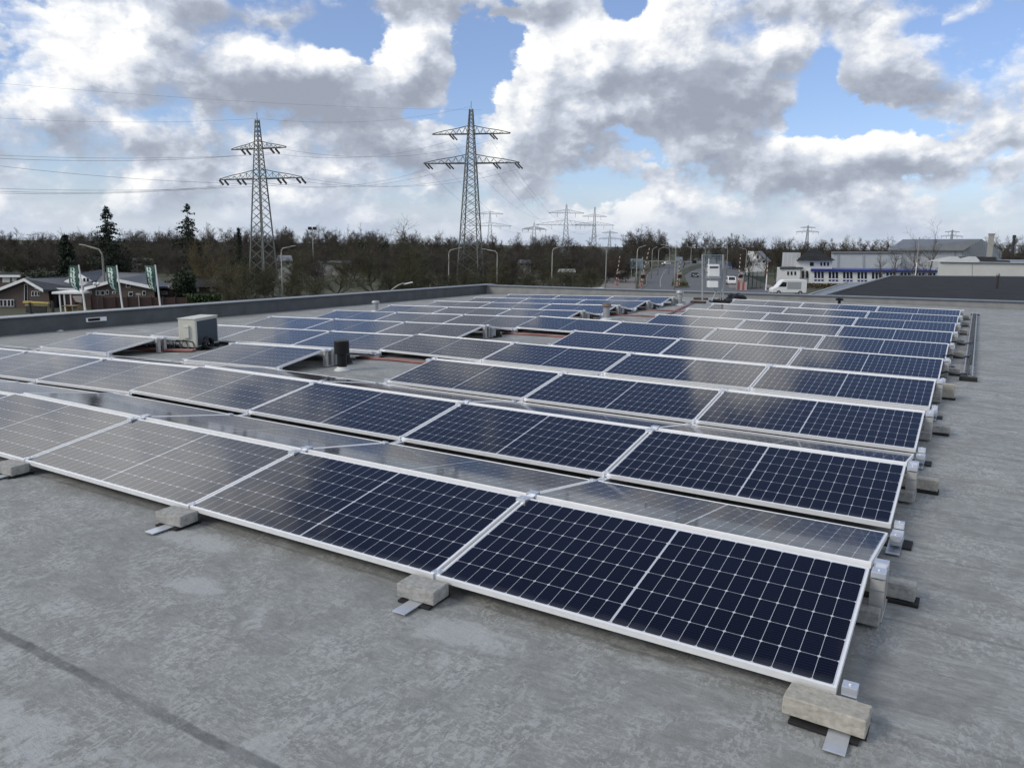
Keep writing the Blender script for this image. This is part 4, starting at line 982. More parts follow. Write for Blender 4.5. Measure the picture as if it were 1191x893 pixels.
def floodlight():
    d = 200; b = foot(364, d); t = thing('floodlight_mast', 'tall mast with two floodlights above the trees', 'floodlight mast', b); z = at(364, 267, d).z-GZ
    MB().tube([(0, 0, 0), (0, 0, z)], [.16, .10], 8).tube([Vector((0, 0, z))-HR*.8, Vector((0, 0, z))+HR*.8], .06, 6).build('pole', LAMPG, t)
    for s in (-1, 1): c = HR*.62*s+Vector((0, 0, z-.1)); MB().prism([c-HR*.5-HF*.2, c+HR*.5-HF*.2, c+HR*.45-HF*.3+Vector((0, 0, .75)), c-HR*.45-HF*.3+Vector((0, 0, .75))], HF*.3).build('floodlight', DARKG, t)
floodlight()
FLAGX = [(91.5, 308, 94.8, 362), (135.5, 308.5, 139, 360), (180.5, 308, 183.5, 357)]
for i, (xt, yt, xb, yb) in enumerate(FLAGX):
    d = 74; b = foot(xb, d); t = thing('banner_flag', 'green banner flag with pale lettering on a white pole, %s of three' % ('leftmost', 'middle', 'rightmost')[i], 'flag', b, 0, 'banner flags in front of the school')
    T = at(xt, yt, d)-b; MB().tube([(0, 0, 0), T], [.10, .06], 8).build('pole', WHITEP, t)
    c = MB(); u = MB(); n = 14; rows = []
    for k in range(n+1):
        f = k/n; y = yt+1.5+30*f; px = xt+(xb-xt)*(y-yt)/(yb-yt)
        w = 10.5+1.0*math.sin(f*3+i) if f < .8 else 10.5*(1-((f-.8)/.2)**2*.55); xl = px-1-w+ (0 if f < .7 else (f-.7)*14)
        rows.append((at(xl, y-1, d+.25*math.sin(f*6+i))-b, at(px-1, y, d)-b))
    for a, e in zip(rows[:-1], rows[1:]): c.prism([a[0], a[1], e[1], e[0]], HF*.02)
    cl = c.build('banner', FLAGG, t)
    rnd = random.Random(i+2); m2 = MB()
    for k in range(1, n-1):                                   # pale letter strokes set one under another
        a, e = rows[k], rows[k+1]; lo = .18; hi = .70
        def PT(r_, f): return r_[0].lerp(r_[1], f)-HF*.03
        m2.prism([PT(a, lo), PT(a, lo+.16), PT(e, lo+.16), PT(e, lo)], HF*.012) if k % 3 else m2.prism([PT(a, lo), PT(a, hi), PT(a.__class__((a[0].lerp(e[0], .45), a[1].lerp(e[1], .45))), hi), PT(a.__class__((a[0].lerp(e[0], .45), a[1].lerp(e[1], .45))), lo)], HF*.012)
        if k % 2: m2.prism([PT(a, .40), PT(a, .58), PT(e, .66), PT(e, .48)], HF*.012)
        else: m2.prism([PT(a, .52), PT(a, .68), PT(e, .56), PT(e, .40)], HF*.012)
    m2.build('lettering', FLAGW, cl)

# ------------------------------------------------------------------ buildings
def P3(px, py, d): return at(px, py, d)
def bk(px):
    r = ray(px, 285); r.z = 0; return r*(1/r.dot(HF))
def bd(x0, x1): return bk(x0 if x0 > 595 else x1)
def wallbox(mb, x0, x1, y0, y1, d, th, mi=0, base=True):     # a block whose front shows between two columns and two heights
    A = foot(x0, d) if base else P3(x0, y1, d); B = foot(x1, d) if base else P3(x1, y1, d); zt = (P3(x0, y0, d).z+P3(x1, y0, d).z)/2
    A2 = A.copy(); B2 = B.copy()
    mb.prism([A, B, Vector((B.x, B.y, zt)), Vector((A.x, A.y, zt))], bd(x0, x1)*th, mi); return mb
def quadwin(mb, x0, x1, y0, y1, d, mi=0, th=.05, proud=.04):
    mb.prism([P3(x0, y1, d-proud), P3(x1, y1, d-proud), P3(x1, y0, d-proud), P3(x0, y0, d-proud)], HF*th, mi); return mb
def window(parent, x0, x1, y0, y1, d, frame=WHITEP, glass=WIN, fw=.6, sill=True):
    f = MB(); quadwin(f, x0-fw, x1+fw, y0-fw, y1+fw, d, 0, .06, .06); w = f.build('window', frame, parent)
    g = MB(); quadwin(g, x0, x1, y0, y1, d, 0, .03, .085); g.build('pane', glass, w); return w
def roofslab(mb, pts, th=.18, mi=0): mb.prism(pts, (0, 0, -th), mi); return mb

def school():
    t = thing('brick_school', 'low brown brick school with slate gable roofs and white edges', 'building')
    D = 100.0
    # left wing: gable end towards the viewer
    g = MB()
    def gable(x0, x1, xa, yE0, yE1, yA, d, th):
        A, B = foot(x0, d), foot(x1, d); e0, e1, ap = P3(x0, yE0, d), P3(x1, yE1, d), P3(xa, yA, d)
        g.prism([A, B, Vector((B.x, B.y, e1.z)), ap, Vector((A.x, A.y, e0.z))], bk(x1)*th)
        return e0, e1, ap
    a0, a1, aa = gable(-14, 51.5, 31, 343, 337, 325.5, D, 9)
    b0, b1, bb = gable(101, 176, 138, 336, 334.5, 326, D-3, 22)
    wallbox(g, 51.5, 103, 338, 360, D+1.5, 6); wallbox(g, 176, 200, 336, 360, D+5, 14)
    g.build('wall', BRICK, t)
    s = MB(); up = Vector((0, 0, .16)); ov = HF*-.5
    A2 = P3(80, 323, D+10)
    roofslab(s, [aa+up+ov, a1+up+ov+Vector((.25, 0, -.1)), P3(103, 338, D+3)+up, A2+up])
    roofslab(s, [aa+up+ov, a0+up+ov, a0+up+HF*9, aa+up+HF*9])
    roofslab(s, [bb+up+ov, b1+up+ov+HR*.3, P3(199, 334.5, D+6)+up, P3(174, 319, D+14)+up])
    roofslab(s, [bb+up+ov, b0+up+ov, P3(88, 334, D+9)+up, P3(120, 317.5, D+14)+up, P3(174, 319, D+14)+up])
    roofslab(s, [P3(92, 318, D+3.6), P3(107, 327.3, D+3.4), P3(130, 322, D+15), P3(118, 313.5, D+14)])
    s.build('roof', SLATE, t)
    def barge(p, q, w=.28): MB().prism([p+ov*1.2+up*1.4, q+ov*1.2+up*1.4, q+ov*1.2+up*1.4-Vector((0, 0, w)), p+ov*1.2+up*1.4-Vector((0, 0, w))], HF*.08).build('fascia', WHITEP, t)
    barge(aa, a0, .38); barge(aa, a1+Vector((.3, 0, -.1)), .38); barge(bb, b0, .38); barge(bb, b1+HR*.4, .38); barge(P3(52, 336.4, D+1.2), P3(104, 337.4, D+1.2), .2); barge(P3(176, 334.4, D+5), P3(199, 334.4, D+5), .2)
    f = MB(); f.prism([P3(92, 318.5, D+3.2), P3(106, 327, D+3), P3(97, 332, D+3), P3(88, 332, D+3), P3(74, 327.5, D+3)], HF*.3)
    f.build('dormer_gable', WHITEP, t)
    for x in (85, 91, 98, 102): window(t, x-1.2, x+1.2, 323.5, 327.5, D+2.9, WHITEP, WIN, .2)
    for x0, x1, y0, y1, d in ((28.6, 31.5, 331, 351, D), (37, 39, 339, 344, D), (40.5, 42.5, 339, 344, D), (44, 46, 339, 344, D), (41, 43, 333.6, 335.8, D)): window(t, x0, x1, y0, y1, d, WHITEP, WIN, .45)
    for x0 in (0, 4.5, 9, 13): window(t, x0, x0+2.6, 349, 356, D-.05, WHITEP, WIN, .6)
    for x0, x1, y0, y1 in ((104, 106, 339, 342), (112, 115, 338.5, 343), (117.5, 121, 338.5, 343), (123.5, 126, 338, 342), (131, 134, 339.5, 341), (147, 151, 331, 334), (150, 154, 340, 344), (166, 169, 339, 343)): window(t, x0, x1, y0, y1, D-3.02, WHITEP, WIN, .5)
    window(t, 187, 194, 338.5, 342.5, D+4.95, WHITEP, mat('pale_blind', (.5, .5, .47), .6), .4)
    c = MB(); c.prism([P3(60, 342, D-5), P3(96, 342, D-5), P3(96, 339.5, D-5), P3(60, 339.5, D-5)], HF*4.0); c.build('porch_canopy', WHITEP, t, .03)
    q = MB()
    for x in (64, 69.5, 77, 92): q.tube([foot(x, D-4.8), foot(x, D-4.8)+Vector((0, 0, P3(x, 342, D-4.8).z-GZ))], .09, 6)
    q.build('porch_post', WHITEP, t)
    d_ = MB(); quadwin(d_, 78, 88, 344, 357, D+1.4, 0, .05, .06); d_.build('door', mat('dark_red_door', (.10, .03, .03), .5), t)
    w = MB(); quadwin(w, 66, 76, 344, 356, D+1.4, 0, .05, .06); w.build('porch_window', WIN, t)
    l = MB(); l.prism([P3(84, 344.5, D-6), P3(95, 344.5, D-6), P3(95, 352, D-6), P3(88, 351, D-6)], HF*.3); l.build('porch_awning', mat('grey_awning', (.30, .28, .26), .7), t)
school()
def fence_red():
    t = thing('slat_fence', 'red brown wooden fence along the school yard', 'fence'); d = 88
    a, b = foot(101, d), foot(214, d+2); z = P3(150, 346.5, d).z
    mb = MB().prism([a, b, Vector((b.x, b.y, z)), Vector((a.x, a.y, z))], HF*.06); o = mb.build('slat_panel', FENCE, t)
    for k in range(9): p = a.lerp(b, k/8); MB().box((p.x-.06, p.y-.12, GZ), (p.x+.06, p.y, z+.1)).build('post', mat('dark_timber', (.04, .02, .018), .9), t)
fence_red()
def play():
    t = thing('play_shelter', 'yellow roofed timber shelter in the school yard', 'shelter'); d = 84
    for x, y in ((28, 0), (55, 0), (30, 1.6), (54, 1.6)):
        p = foot(x, d+y); MB().tube([p, p+Vector((0, 0, P3(x, 351.5, d).z-GZ))], .12, 6).build('post', DARKG, t)
    MB().prism([P3(26.5, 352.5, d), P3(56, 353.5, d), P3(56, 351.8, d), P3(26.5, 350.2, d)], HF*.3).build('top_beam', YELL, t)
    MB().prism([P3(29, 355.5, d+.2), P3(55, 356, d+.2), P3(55, 354.6, d+.2), P3(29, 354.2, d+.2)], HF*.15).build('shelf', YELL, t)
    MB().prism([P3(30, 364, d+1.5), P3(54, 364, d+1.5), P3(54, 354, d+1.5), P3(30, 354, d+1.5)], HF*.1).build('back_board', DARKG, t)
    t = thing('picnic_table', 'low ochre timber table right of the yellow shelter', 'table'); d = 84
    MB().prism([P3(72, 356.5, d), P3(88, 356.5, d), P3(88, 355.5, d), P3(72, 355.5, d)], HF*1.0).build('top', mat('ochre_timber', (.20, .15, .08), .8), t)
    for x in (73.5, 86.5): p = foot(x, d+.5); MB().box((p.x-.08, p.y-.3, GZ), (p.x+.08, p.y+.3, P3(x, 356.6, d).z)).build('leg', mat('ochre_timber', (.2, .15, .08), .8), t)
play()
def flat_block():
    t = thing('flat_roofed_house', 'flat roofed brick house at the left edge behind the school', 'building'); d = 118
    g = MB(); wallbox(g, -30, 21, 321.5, 340, d, 9); g.build('wall', BRICK, t)
    r = MB(); r.prism([P3(-30, 322.5, d-.4), P3(23, 322.5, d-.4), P3(23, 320, d-.4), P3(-30, 320, d-.4)], HF*.25); r.build('roof_edge', WHITEP, t)
    r = MB(); r.prism([P3(-30, 321, d), P3(23, 321, d), P3(23, 320.3, d), P3(-30, 320.3, d)], bk(21)*9); r.build('roof', DARKR, t)
    for x0, x1 in ((3.5, 11), (14.5, 18.5), (-8, -2)): window(t, x0, x1, 323.5, 328, d, WHITEP, mat('pale_blind', (.5, .5, .47), .6), .5)
flat_block()
def hut():
    t = thing('garden_hut', 'dark hip roofed hut with white windows behind the green hedge', 'building'); d = 108
    g = MB(); wallbox(g, 210, 250, 333, 350, d, 6); g.build('wall', mat('dark_boarding', (.05, .045, .04), .8), t)
    ap0, ap1 = P3(224, 323, d+3), P3(227, 323, d+3); e = [P3(205, 334, d-.6), P3(252, 334, d-.6)]; e += [e[1]+HF*7.2, e[0]+HF*7.2]
    r = MB(); r.quad([e[0], e[1], ap1, ap0]).quad([e[1], e[2], ap1]).quad([e[2], e[3], ap0, ap1]).quad([e[3], e[0], ap0]).quad([e[0], e[3], e[2], e[1]]); r.build('roof', DARKR, t)
    for x0, x1 in ((211.5, 215.5), (224, 231), (244.5, 250)): window(t, x0, x1, 334, 338.5, d, WHITEP, mat('bright_window', (.55, .57, .56), .3), .4)
hut()
def small_house(px0, px1, y0, y1, d, label, roofm=ROOFG):
    t = thing('small_house', label, 'building'); g = MB(); wallbox(g, px0, px1, y0+(y1-y0)*.45, y1, d, 7); g.build('wall', mat('pale_grey_render', (.34, .35, .35), .8), t)
    r = MB(); r.prism([P3(px0-.5, y0+(y1-y0)*.5, d-.3), P3(px1+.5, y0+(y1-y0)*.5, d-.3), P3(px1-.8, y0, d+3), P3(px0+.8, y0, d+3)], (0, 0, -.2)); r.prism([P3(px0-.5, y0+(y1-y0)*.5, d+7), P3(px1+.5, y0+(y1-y0)*.5, d+7), P3(px1-.8, y0, d+3), P3(px0+.8, y0, d+3)], (0, 0, -.2)); r.build('roof', roofm, t)
    w = (px1-px0)/4
    for k in range(2): window(t, px0+w*(.7+1.6*k), px0+w*(1.6+1.6*k), y0+(y1-y0)*.58, y0+(y1-y0)*.82, d, WHITEP, WIN, .15)
small_house(322, 340, 297, 309, 172, 'small grey white house glimpsed behind the first pylon')
small_house(566, 590, 303, 310, 205, 'low white house glimpsed right of the second pylon')
small_house(602, 618, 302, 310, 205, 'low pale house among trees left of the bus shelter')
small_house(366, 408, 303, 308, 210, 'long low pale house glimpsed through the bare trees')
small_house(150, 178, 300, 306, 210, 'pale house glimpsed through the trees behind the flags')
def bus_shelter():
    t = thing('bus_shelter', 'grey green road side kiosk with a pale roof', 'shelter'); d = 146
    MB().prism([P3(649, 317, d), P3(670, 317, d), P3(669, 313.5, d), P3(651, 313.5, d)], HF*2.5).build('roof', mat('pale_grey_roof', (.36, .37, .36), .6), t, .05)
    g = MB(); wallbox(g, 654, 659, 319, 334, d+.4, 1.6); wallbox(g, 666, 668, 319, 334, d+.4, 1.6); g.build('side_wall', mat('grey_green_panel', (.18, .20, .20), .5), t)
    g = MB(); wallbox(g, 659, 666, 321, 334, d+1.9, .1); g.build('back_pane', WIN, t)
    MB().prism([P3(647, 320, d), P3(671, 320, d), P3(671, 318, d), P3(647, 318, d)], HF*.15).build('fascia', mat('dark_fascia', (.05, .055, .05), .6), t)
bus_shelter()
def white_house():
    t = thing('gabled_house', 'small white gabled house beyond the right hand barrier', 'building'); d = 250
    A, B = foot(878, d), foot(892, d); g = MB(); g.prism([A, B, P3(892, 303, d), P3(886, 296, d), P3(881, 292.5, d), P3(878, 303, d)], HF*10); g.build('wall', WHITE, t)
    r = MB(); r.prism([P3(880.5, 292, d-.3), P3(893, 304, d-.3), P3(897, 303.5, d+10), P3(886, 292, d+10)], (0, 0, -.25)); r.build('roof', ROOFG, t)
    window(t, 880.5, 882.5, 297, 301, d, WHITEP, WIN, .3); window(t, 887, 890, 303, 305.5, d, WHITEP, WIN, .3)
white_house()
def office():
    t = thing('office_block', 'white office block with a long row of windows and dark hip roof', 'building'); d = 195
    g = MB(); wallbox(g, 906, 933, 312, 331, d-2, 8); wallbox(g, 928, 970, 302, 331, d, 12); wallbox(g, 944, 1098, 315, 330.5, d-6, 14); g.build('wall', WHITE, t)
    up = MB(); wallbox(up, 911, 932, 294, 330, d+7, 6); up.build('stair_tower', CLAD, t)
    ap0, ap1 = P3(943, 289.5, d+6), P3(950, 289.5, d+6); e = [P3(926, 303, d-1), P3(972, 303, d-1)]; e += [e[1]+bk(928)*14, e[0]+bk(928)*14]
    r = MB(); r.quad([e[0], e[1], ap1, ap0]).quad([e[1], e[2], ap1]).quad([e[2], e[3], ap0, ap1]).quad([e[3], e[0], ap0]).quad([e[0], e[3], e[2], e[1]]); r.build('hip_roof', DARKR, t)
    p = MB(); p.prism([P3(943, 315.5, d-6.5), P3(1091, 317, d-6.5), P3(1091, 314.7, d-6.5), P3(943, 313.2, d-6.5)], bk(944)*15); p.build('blue_fascia', BLUE, t)
    p = MB(); p.prism([P3(907, 313, d-2.3), P3(934, 313, d-2.3), P3(934, 311, d-2.3), P3(907, 311, d-2.3)], bk(906)*8.5); p.build('dark_fascia', SLATE, t)
    for x0, x1, y0, y1 in ((942, 946.5, 305, 309.5), (954.2, 956.2, 305, 309.3), (958, 960.2, 305, 309.3), (962, 964.2, 305, 309.3)): window(t, x0, x1, y0, y1, d, WHITEP, WIN, .3)
    for x0 in (915.5, 919.6, 923.8): window(t, x0, x0+2.2, 315.8, 320, d-2, WHITEP, WIN, .3)
    for x0, x1 in ((932.5, 935.5), (937.5, 940)): window(t, x0, x1, 315, 323.5, d-.1, WHITEP, WIN, .3)
    x = 947.2; i = 0
    while x < 1088:
        sh = (x-947)*.012
        if i % 4 != 3:
            f = MB(); quadwin(f, x, x+2.7, 316+sh, 327+sh, d-6, 0, .05, .05); w = f.build('window', BLUE, t)
            q = MB(); quadwin(q, x+.25, x+2.5, 316.4+sh, 323.6+sh, d-6, 0, .03, .07); q.build('pane', WIN, w)
            q = MB(); quadwin(q, x-.2, x+2.9, 323.7+sh, 325+sh, d-6, 0, .03, .075); q.build('transom', WHITEP, w)
            x += 4.05
        else: x += 4.6
        i += 1
office()
def hall(name, label, x0, x1, y0, y1, d, th, wm, bays, roofm=ROOFG):
    t = thing(name, label, 'building'); g = MB(); wallbox(g, x0, x1, y0, y1, d, th); g.build('wall', wm, t)
    e = MB(); e.prism([P3(x0-.3, y0+1, d-.3), P3(x1+.3, y0+1, d-.3), P3(x1+.3, y0-.6, d-.3), P3(x0-.3, y0-.6, d-.3)], bd(x0, x1)*(th+.6)); e.build('roof_edge', roofm, t)
    for k in bays:
        w = MB(); quadwin(w, k, k+2.2, y0+.8, y1, d, 0, .15, .15); w.build('pilaster', CLADG, t)
    return t
hall('warehouse', 'long pale grey warehouse behind the office block', 968, 1050, 294, 328, 232, 30, mat('pale_grey_cladding', (.48, .51, .55), .6, 0, .05, .5), (974, 1003.5))
def gable_hall():
    t = thing('warehouse', 'large white warehouse with a shallow grey gable roof', 'building'); d = 240
    g = MB(); wallbox(g, 1035, 1121, 290, 328, d, 30); g.build('wall', CLAD, t)
    A, B = foot(1121, d), foot(1166, d+4); ap = P3(1142, 278.5, d)
    ge = MB(); ge.prism([A, B, P3(1166, 292, d+4), ap, P3(1121, 290.5, d)], bk(1121)*30); ge.build('gable_wall', CLADG, t)
    r = MB(); r.prism([P3(1033, 290.8, d-1), P3(1121, 291, d-1), P3(1143, 278, d+2), P3(1050, 278.5, d+14)], (0, 0, -.3)); r.build('roof', ROOFG, t)
    w = MB(); quadwin(w, 1110.5, 1112, 291, 305, d, 0, .1, .1); quadwin(w, 1119.5, 1121, 291, 305, d, 0, .1, .1); w.build('pilaster', CLADG, t)
    c = MB(); q = foot(1152, d-6); z = P3(1152, 271.5, d-6).z; c.box((q.x-.75, q.y-.75, GZ), (q.x+.75, q.y+.75, z)); c.box((q.x-.9, q.y-.9, z-.5), (q.x+.9, q.y+.9, z)).build('chimney', CONCG, t)
gable_hall()
o = thing('flue_pipe', 'slim dark flue rising at the right edge beyond the warehouse', 'chimney', foot(1178.5, 250)); z = P3(1178.5, 273.5, 250).z-GZ
MB().tube([(0, 0, 0), (0, 0, z)], .38, 10).build('stack', DARKG, o); MB().tube([(0, 0, z-1), (0, 0, z)], .5, 10).build('cap', DARKG, o)
def white_long():
    t = thing('white_industrial_building', 'long white wall of a low building beyond the dark roof', 'building'); d = 118
    g = MB(); wallbox(g, 1094, 1260, 305.5, 324, d, 18); g.build('wall', mat('cream_render', (.66, .66, .62), .7, 0, .05, .5), t)
    e = MB(); e.prism([P3(1093.5, 305.6, d-.2), P3(1260, 308, d-.2), P3(1260, 307, d-.2), P3(1093.5, 304.4, d-.2)], bk(1094)*18.3); e.build('roof_edge', COPEL, t)
    j = MB(); quadwin(j, 1130.6, 1131.0, 306, 322, d, 0, .02, .02); j.build('joint', COPE, t)
    for (x0, x1, xa, xb) in ((1098, 1122, 1106, 1114), (1122, 1141, 1129, 1135)):
        s = MB(); A, B = P3(x0, 304.5, d+3), P3(x1, 304.5, d+3); C, E = P3(xb, 298.5, d+5), P3(xa, 298.5, d+5)
        s.quad([A, B, C, E]).quad([A+HF*5, E+HF*.6, C+HF*.6, B+HF*5]).quad([B, B+HF*5, C+HF*.6, C]).quad([A, E, E+HF*.6, A+HF*5]).quad([E, C, C+HF*.6, E+HF*.6]); s.build('roof_lantern', mat('pale_zinc', (.42, .43, .42), .6), t)
    s = MB(); s.prism([P3(1112, 303.5, d+6), P3(1160, 303.5, d+6), P3(1158, 299, d+7), P3(1115, 299, d+7)], HF*3); s.build('dark_upper_roof', DARKR, t)
    s = MB(); s.prism([P3(1143, 306, d+1), P3(1176, 306, d+1), P3(1174, 303, d+3), P3(1143, 303, d+3)], HF*3); s.build('dark_upper_roof', DARKR, t)
    s = MB(); s.prism([P3(1173, 306, d+2), P3(1250, 307, d+2), P3(1250, 303, d+4), P3(1173, 302.5, d+4)], HF*4); s.build('pale_upper_roof', COPEL, t)
white_long()
def dark_roof():
    t = thing('neighbouring_flat_roof', 'broad dark flat roof of the next building behind the far parapet', 'building'); z = -1.6
    a, b, c, e = on(953, 346.5, z), on(1036, 321.8, z), on(1290, 323.5, z), on(1290, 352, z)
    g = MB(); g.prism([a, e, c, b], (0, 0, GZ-z)); g.build('wall', BRICK, t)
    up = Vector((0, 0, .06)); r = MB(); r.prism([a+up, e+up, c+up, b+up], (0, 0, -.055)); r.build('roof_felt', DARKR, t)
    k = MB()
    for p, q in ((a, b), (b, c)):
        s = (q-p).normalized(); n = Vector((-s.y, s.x, 0))*.14; k.prism([p-n+up, p+n+up, q+n+up, q-n+up], (0, 0, .11))
    k.build('roof_kerb', COPEL, t)
    p = on(1159, 336.5, z); v = thing('vent_pipe', 'dark vent pipe with a pale cap on the neighbouring dark roof', 'vent pipe', p+up); h = .055*(p-CAM).length*.30
    MB().tube([(0, 0, 0), (0, 0, h*.8)], .11, 10).build('pipe', mat('dark_brown_pipe', (.03, .022, .02), .5), v); MB().tube([(0, 0, h*.8), (0, 0, h*.86), (0, 0, h)], [.10, .17, .12], 10).build('cap', COPEL, v)
    t2 = thing('lower_roof', 'pale edged lower roof left of the dark neighbouring roof', 'building'); z2 = -3.2
    q = [on(935, 346, z2), on(985, 346, z2), on(1020, 329, z2), on(985, 329.5, z2)]
    g = MB(); g.prism(q, (0, 0, GZ-z2)); g.build('wall', BRICK, t2); r = MB(); r.prism([x_+Vector((0, 0, .10)) for x_ in q], (0, 0, -.095)); r.build('roof_felt', ROOFG, t2)
    k = MB(); s = (q[3]-q[0]).normalized(); n = Vector((-s.y, s.x, 0))*.3; n = n*.5; k.prism([q[0]-n, q[0]+n, q[3]+n, q[3]-n], (0, 0, .18)); k.build('roof_kerb', COPEL, t2)
dark_roof()
GM = mat('green_mesh', (.028, .050, .042), .7)
def _mesh_alpha():
    nt, m, mix, noise, sstep = nodes_of(GM); tc = nt.nodes.new('ShaderNodeTexCoord'); sp = nt.nodes.new('ShaderNodeSeparateXYZ'); nt.links.new(tc.outputs['Object'], sp.inputs[0])
    f = m('MAXIMUM', m('LESS_THAN', m('FRACT', m('DIVIDE', sp.outputs[0], .10)), .42), m('LESS_THAN', m('FRACT', m('DIVIDE', sp.outputs[2], .20)), .22)); nt.links.new(f, nt.nodes['Principled BSDF'].inputs['Alpha'])
_mesh_alpha()
t = thing('mesh_fence', 'green mesh fence right of the level crossing', 'fence'); d = 168
a, b = foot(868, d), foot(893, d+8); z = P3(880, 317, d).z
MB().prism([a, b, Vector((b.x, b.y, z)), Vector((a.x, a.y, z))], HF*.04).build('mesh_panel', mat('green_mesh', (.028, .050, .042), .7), t)
for k in range(6): p = a.lerp(b, k/5); MB().box((p.x-.04, p.y-.14, GZ), (p.x+.04, p.y-.06, z+.15)).build('post', mat('green_post', (.03, .06, .05), .6), t)

# ------------------------------------------------------------------ level crossing, road signs
def barrier(px, ybase, tipx, tipy, d, label, dark=False):
    b = foot(px, d); t = thing('crossing_barrier', label, 'barrier', b, 0, 'level crossing barriers'); L = lambda x, y: at(x, y, d)-b
    MB().box((-.3, -.3, 0), (.3, .3, 1.1)).build('machine_box', mat('pale_red_box', (.28, .18, .17), .6), t, .04)
    s = L(tipx, tipy); q = Vector((0, 0, 1.0)); boom = MB()
    n = HF.cross((s-q).normalized())*.09
    boom.prism([q-n, q+n, s+n*.6, s-n*.6], HF*.08); boom.build('boom', YBOOM, t)
    MB().tube([(.5, 0, 0), (.5, 0, 2.9)], .07, 8).build('signal_post', REDW, t)
    MB().prism([Vector((.5, 0, 2.0))-HR*.45-HF*.12, Vector((.5, 0, 2.0))+HR*.45-HF*.12, Vector((.5, 0, 2.7))+HR*.45-HF*.12, Vector((.5, 0, 2.7))-HR*.45-HF*.12], HF*.1).build('signal_board', BLACKP, t, .05)
    for x in (-.22, .22): MB().tube([Vector((.5, 0, 2.35))+HR*x-HF*.16, Vector((.5, 0, 2.35))+HR*x-HF*.13], .12, 10).build('signal_lens', mat('red_lens', (.25, .02, .02), .3), t)
    MB().prism([Vector((.5, 0, 2.8))-HR*.5, Vector((.5, 0, 2.75))-HR*.5, Vector((.5, 0, 3.3))+HR*.5, Vector((.5, 0, 3.35))+HR*.5], HF*.04).prism([Vector((.5, 0, 3.3))-HR*.5-HF*.05, Vector((.5, 0, 3.25))-HR*.5-HF*.05, Vector((.5, 0, 2.75))+HR*.5-HF*.05, Vector((.5, 0, 2.8))+HR*.5-HF*.05], HF*.04).build('cross_sign', WHITEP, t)
barrier(747, 330, 755.5, 288, 172, 'raised striped barrier at the left of the main road')
barrier(718, 328, 721, 298, 176, 'raised striped barrier by the cycle path')
barrier(861.5, 327, 861.5, 296, 182, 'raised striped barrier at the right of the main road')
barrier(790, 328, 792, 300, 176, 'raised striped barrier on the road island')
def panel_sign(px0, px1, y0, y1, d, label, posts=(0.2, .8), mt=SIGNB):
    t = thing('road_sign', label, 'road sign', foot((px0+px1)/2, d)); b = t.location.copy()
    MB().prism([P3(px0, y1, d)-b, P3(px1, y1, d)-b, P3(px1, y0, d)-b, P3(px0, y0, d)-b], HF*.08).build('board', mt, t, .02)
    m2 = MB(); m2.prism([P3(px0+.4, y0+(y1-y0)*.5, d-.03)-b, P3(px1-.4, y0+(y1-y0)*.5, d-.03)-b, P3(px1-.4, y0+(y1-y0)*.45, d-.03)-b, P3(px0+.4, y0+(y1-y0)*.45, d-.03)-b], HF*.02); m2.build('seam', LAMPG, t)
    for f in posts:
        x = px0+(px1-px0)*f; p = foot(x, d+.2)-b; MB().tube([p, Vector((p.x, p.y, P3(x, y0, d).z-b.z))], .10, 8).build('post', LAMPG, t)
panel_sign(733.5, 748, 301, 312.5, 190, 'blue grey back of a road sign left of the barrier', (.15, .85), mat('pale_sign_back', (.26, .33, .37), .5, .2))
def gantry():
    t = thing('traffic_gantry', 'grey gantry arm with a black traffic light over the road', 'gantry'); d = 200
    for x in (748, 790): p = foot(x, d); MB().tube([p, Vector((p.x, p.y, P3(x, 299, d).z))], .16, 8).build('post', LAMPG, t)
    MB().prism([P3(746, 304, d), P3(818, 305, d), P3(818, 304, d), P3(746, 303, d)], HF*.25).build('arm', LAMPG, t)
    MB().prism([P3(805.2, 306.5, d-.2), P3(810.2, 306.5, d-.2), P3(810.2, 302.5, d-.2), P3(805.2, 302.5, d-.2)], HF*.35).build('signal_head', BLACKP, t, .08)
    MB().prism([P3(786, 304, d-.2), P3(794, 304, d-.2), P3(794, 299, d-.2), P3(786, 299, d-.2)], HF*.15).build('sign_plate', mat('pale_sign_back', (.26, .33, .37), .5, .2), t)
gantry()
def post(px, d, ytop, label, mt, r=.12):
    b = foot(px, d); t = thing('marker_post', label, 'post', b); z = P3(px, ytop, d).z-GZ
    MB().tube([(0, 0, 0), (0, 0, z*.55)], r, 8).build('lower_part', WHITEP, t); MB().tube([(0, 0, z*.55), (0, 0, z)], r*.85, 8).build('upper_part', mt, t)
post(894.5, 165, 305, 'white post with red bands left of the office block', REDW)
post(843.5, 150, 327, 'plain white post right of the hoist beyond the parapet', WHITEP, .09)
post(1068.5, 165, 276, 'tall slim mast between the two bare trees by the sheds', LAMPG, .10)
def rail_board():
    t = thing('barrier_board', 'red and white board fence by the right hand barrier', 'fence'); d = 165; a, b = foot(860, d), foot(872, d)
    z = P3(866, 328, d).z; MB().prism([a, b, Vector((b.x, b.y, z)), Vector((a.x, a.y, z))], HF*.08).build('board', stripes_material('red_white_boards', (.5, .4, .38), (.38, .10, .09), .8, 0, .5), t)
    for p in (a, b): MB().box((p.x-.06, p.y-.15, GZ), (p.x+.06, p.y-.05, z+.2)).build('post', LAMPG, t)
rail_board()

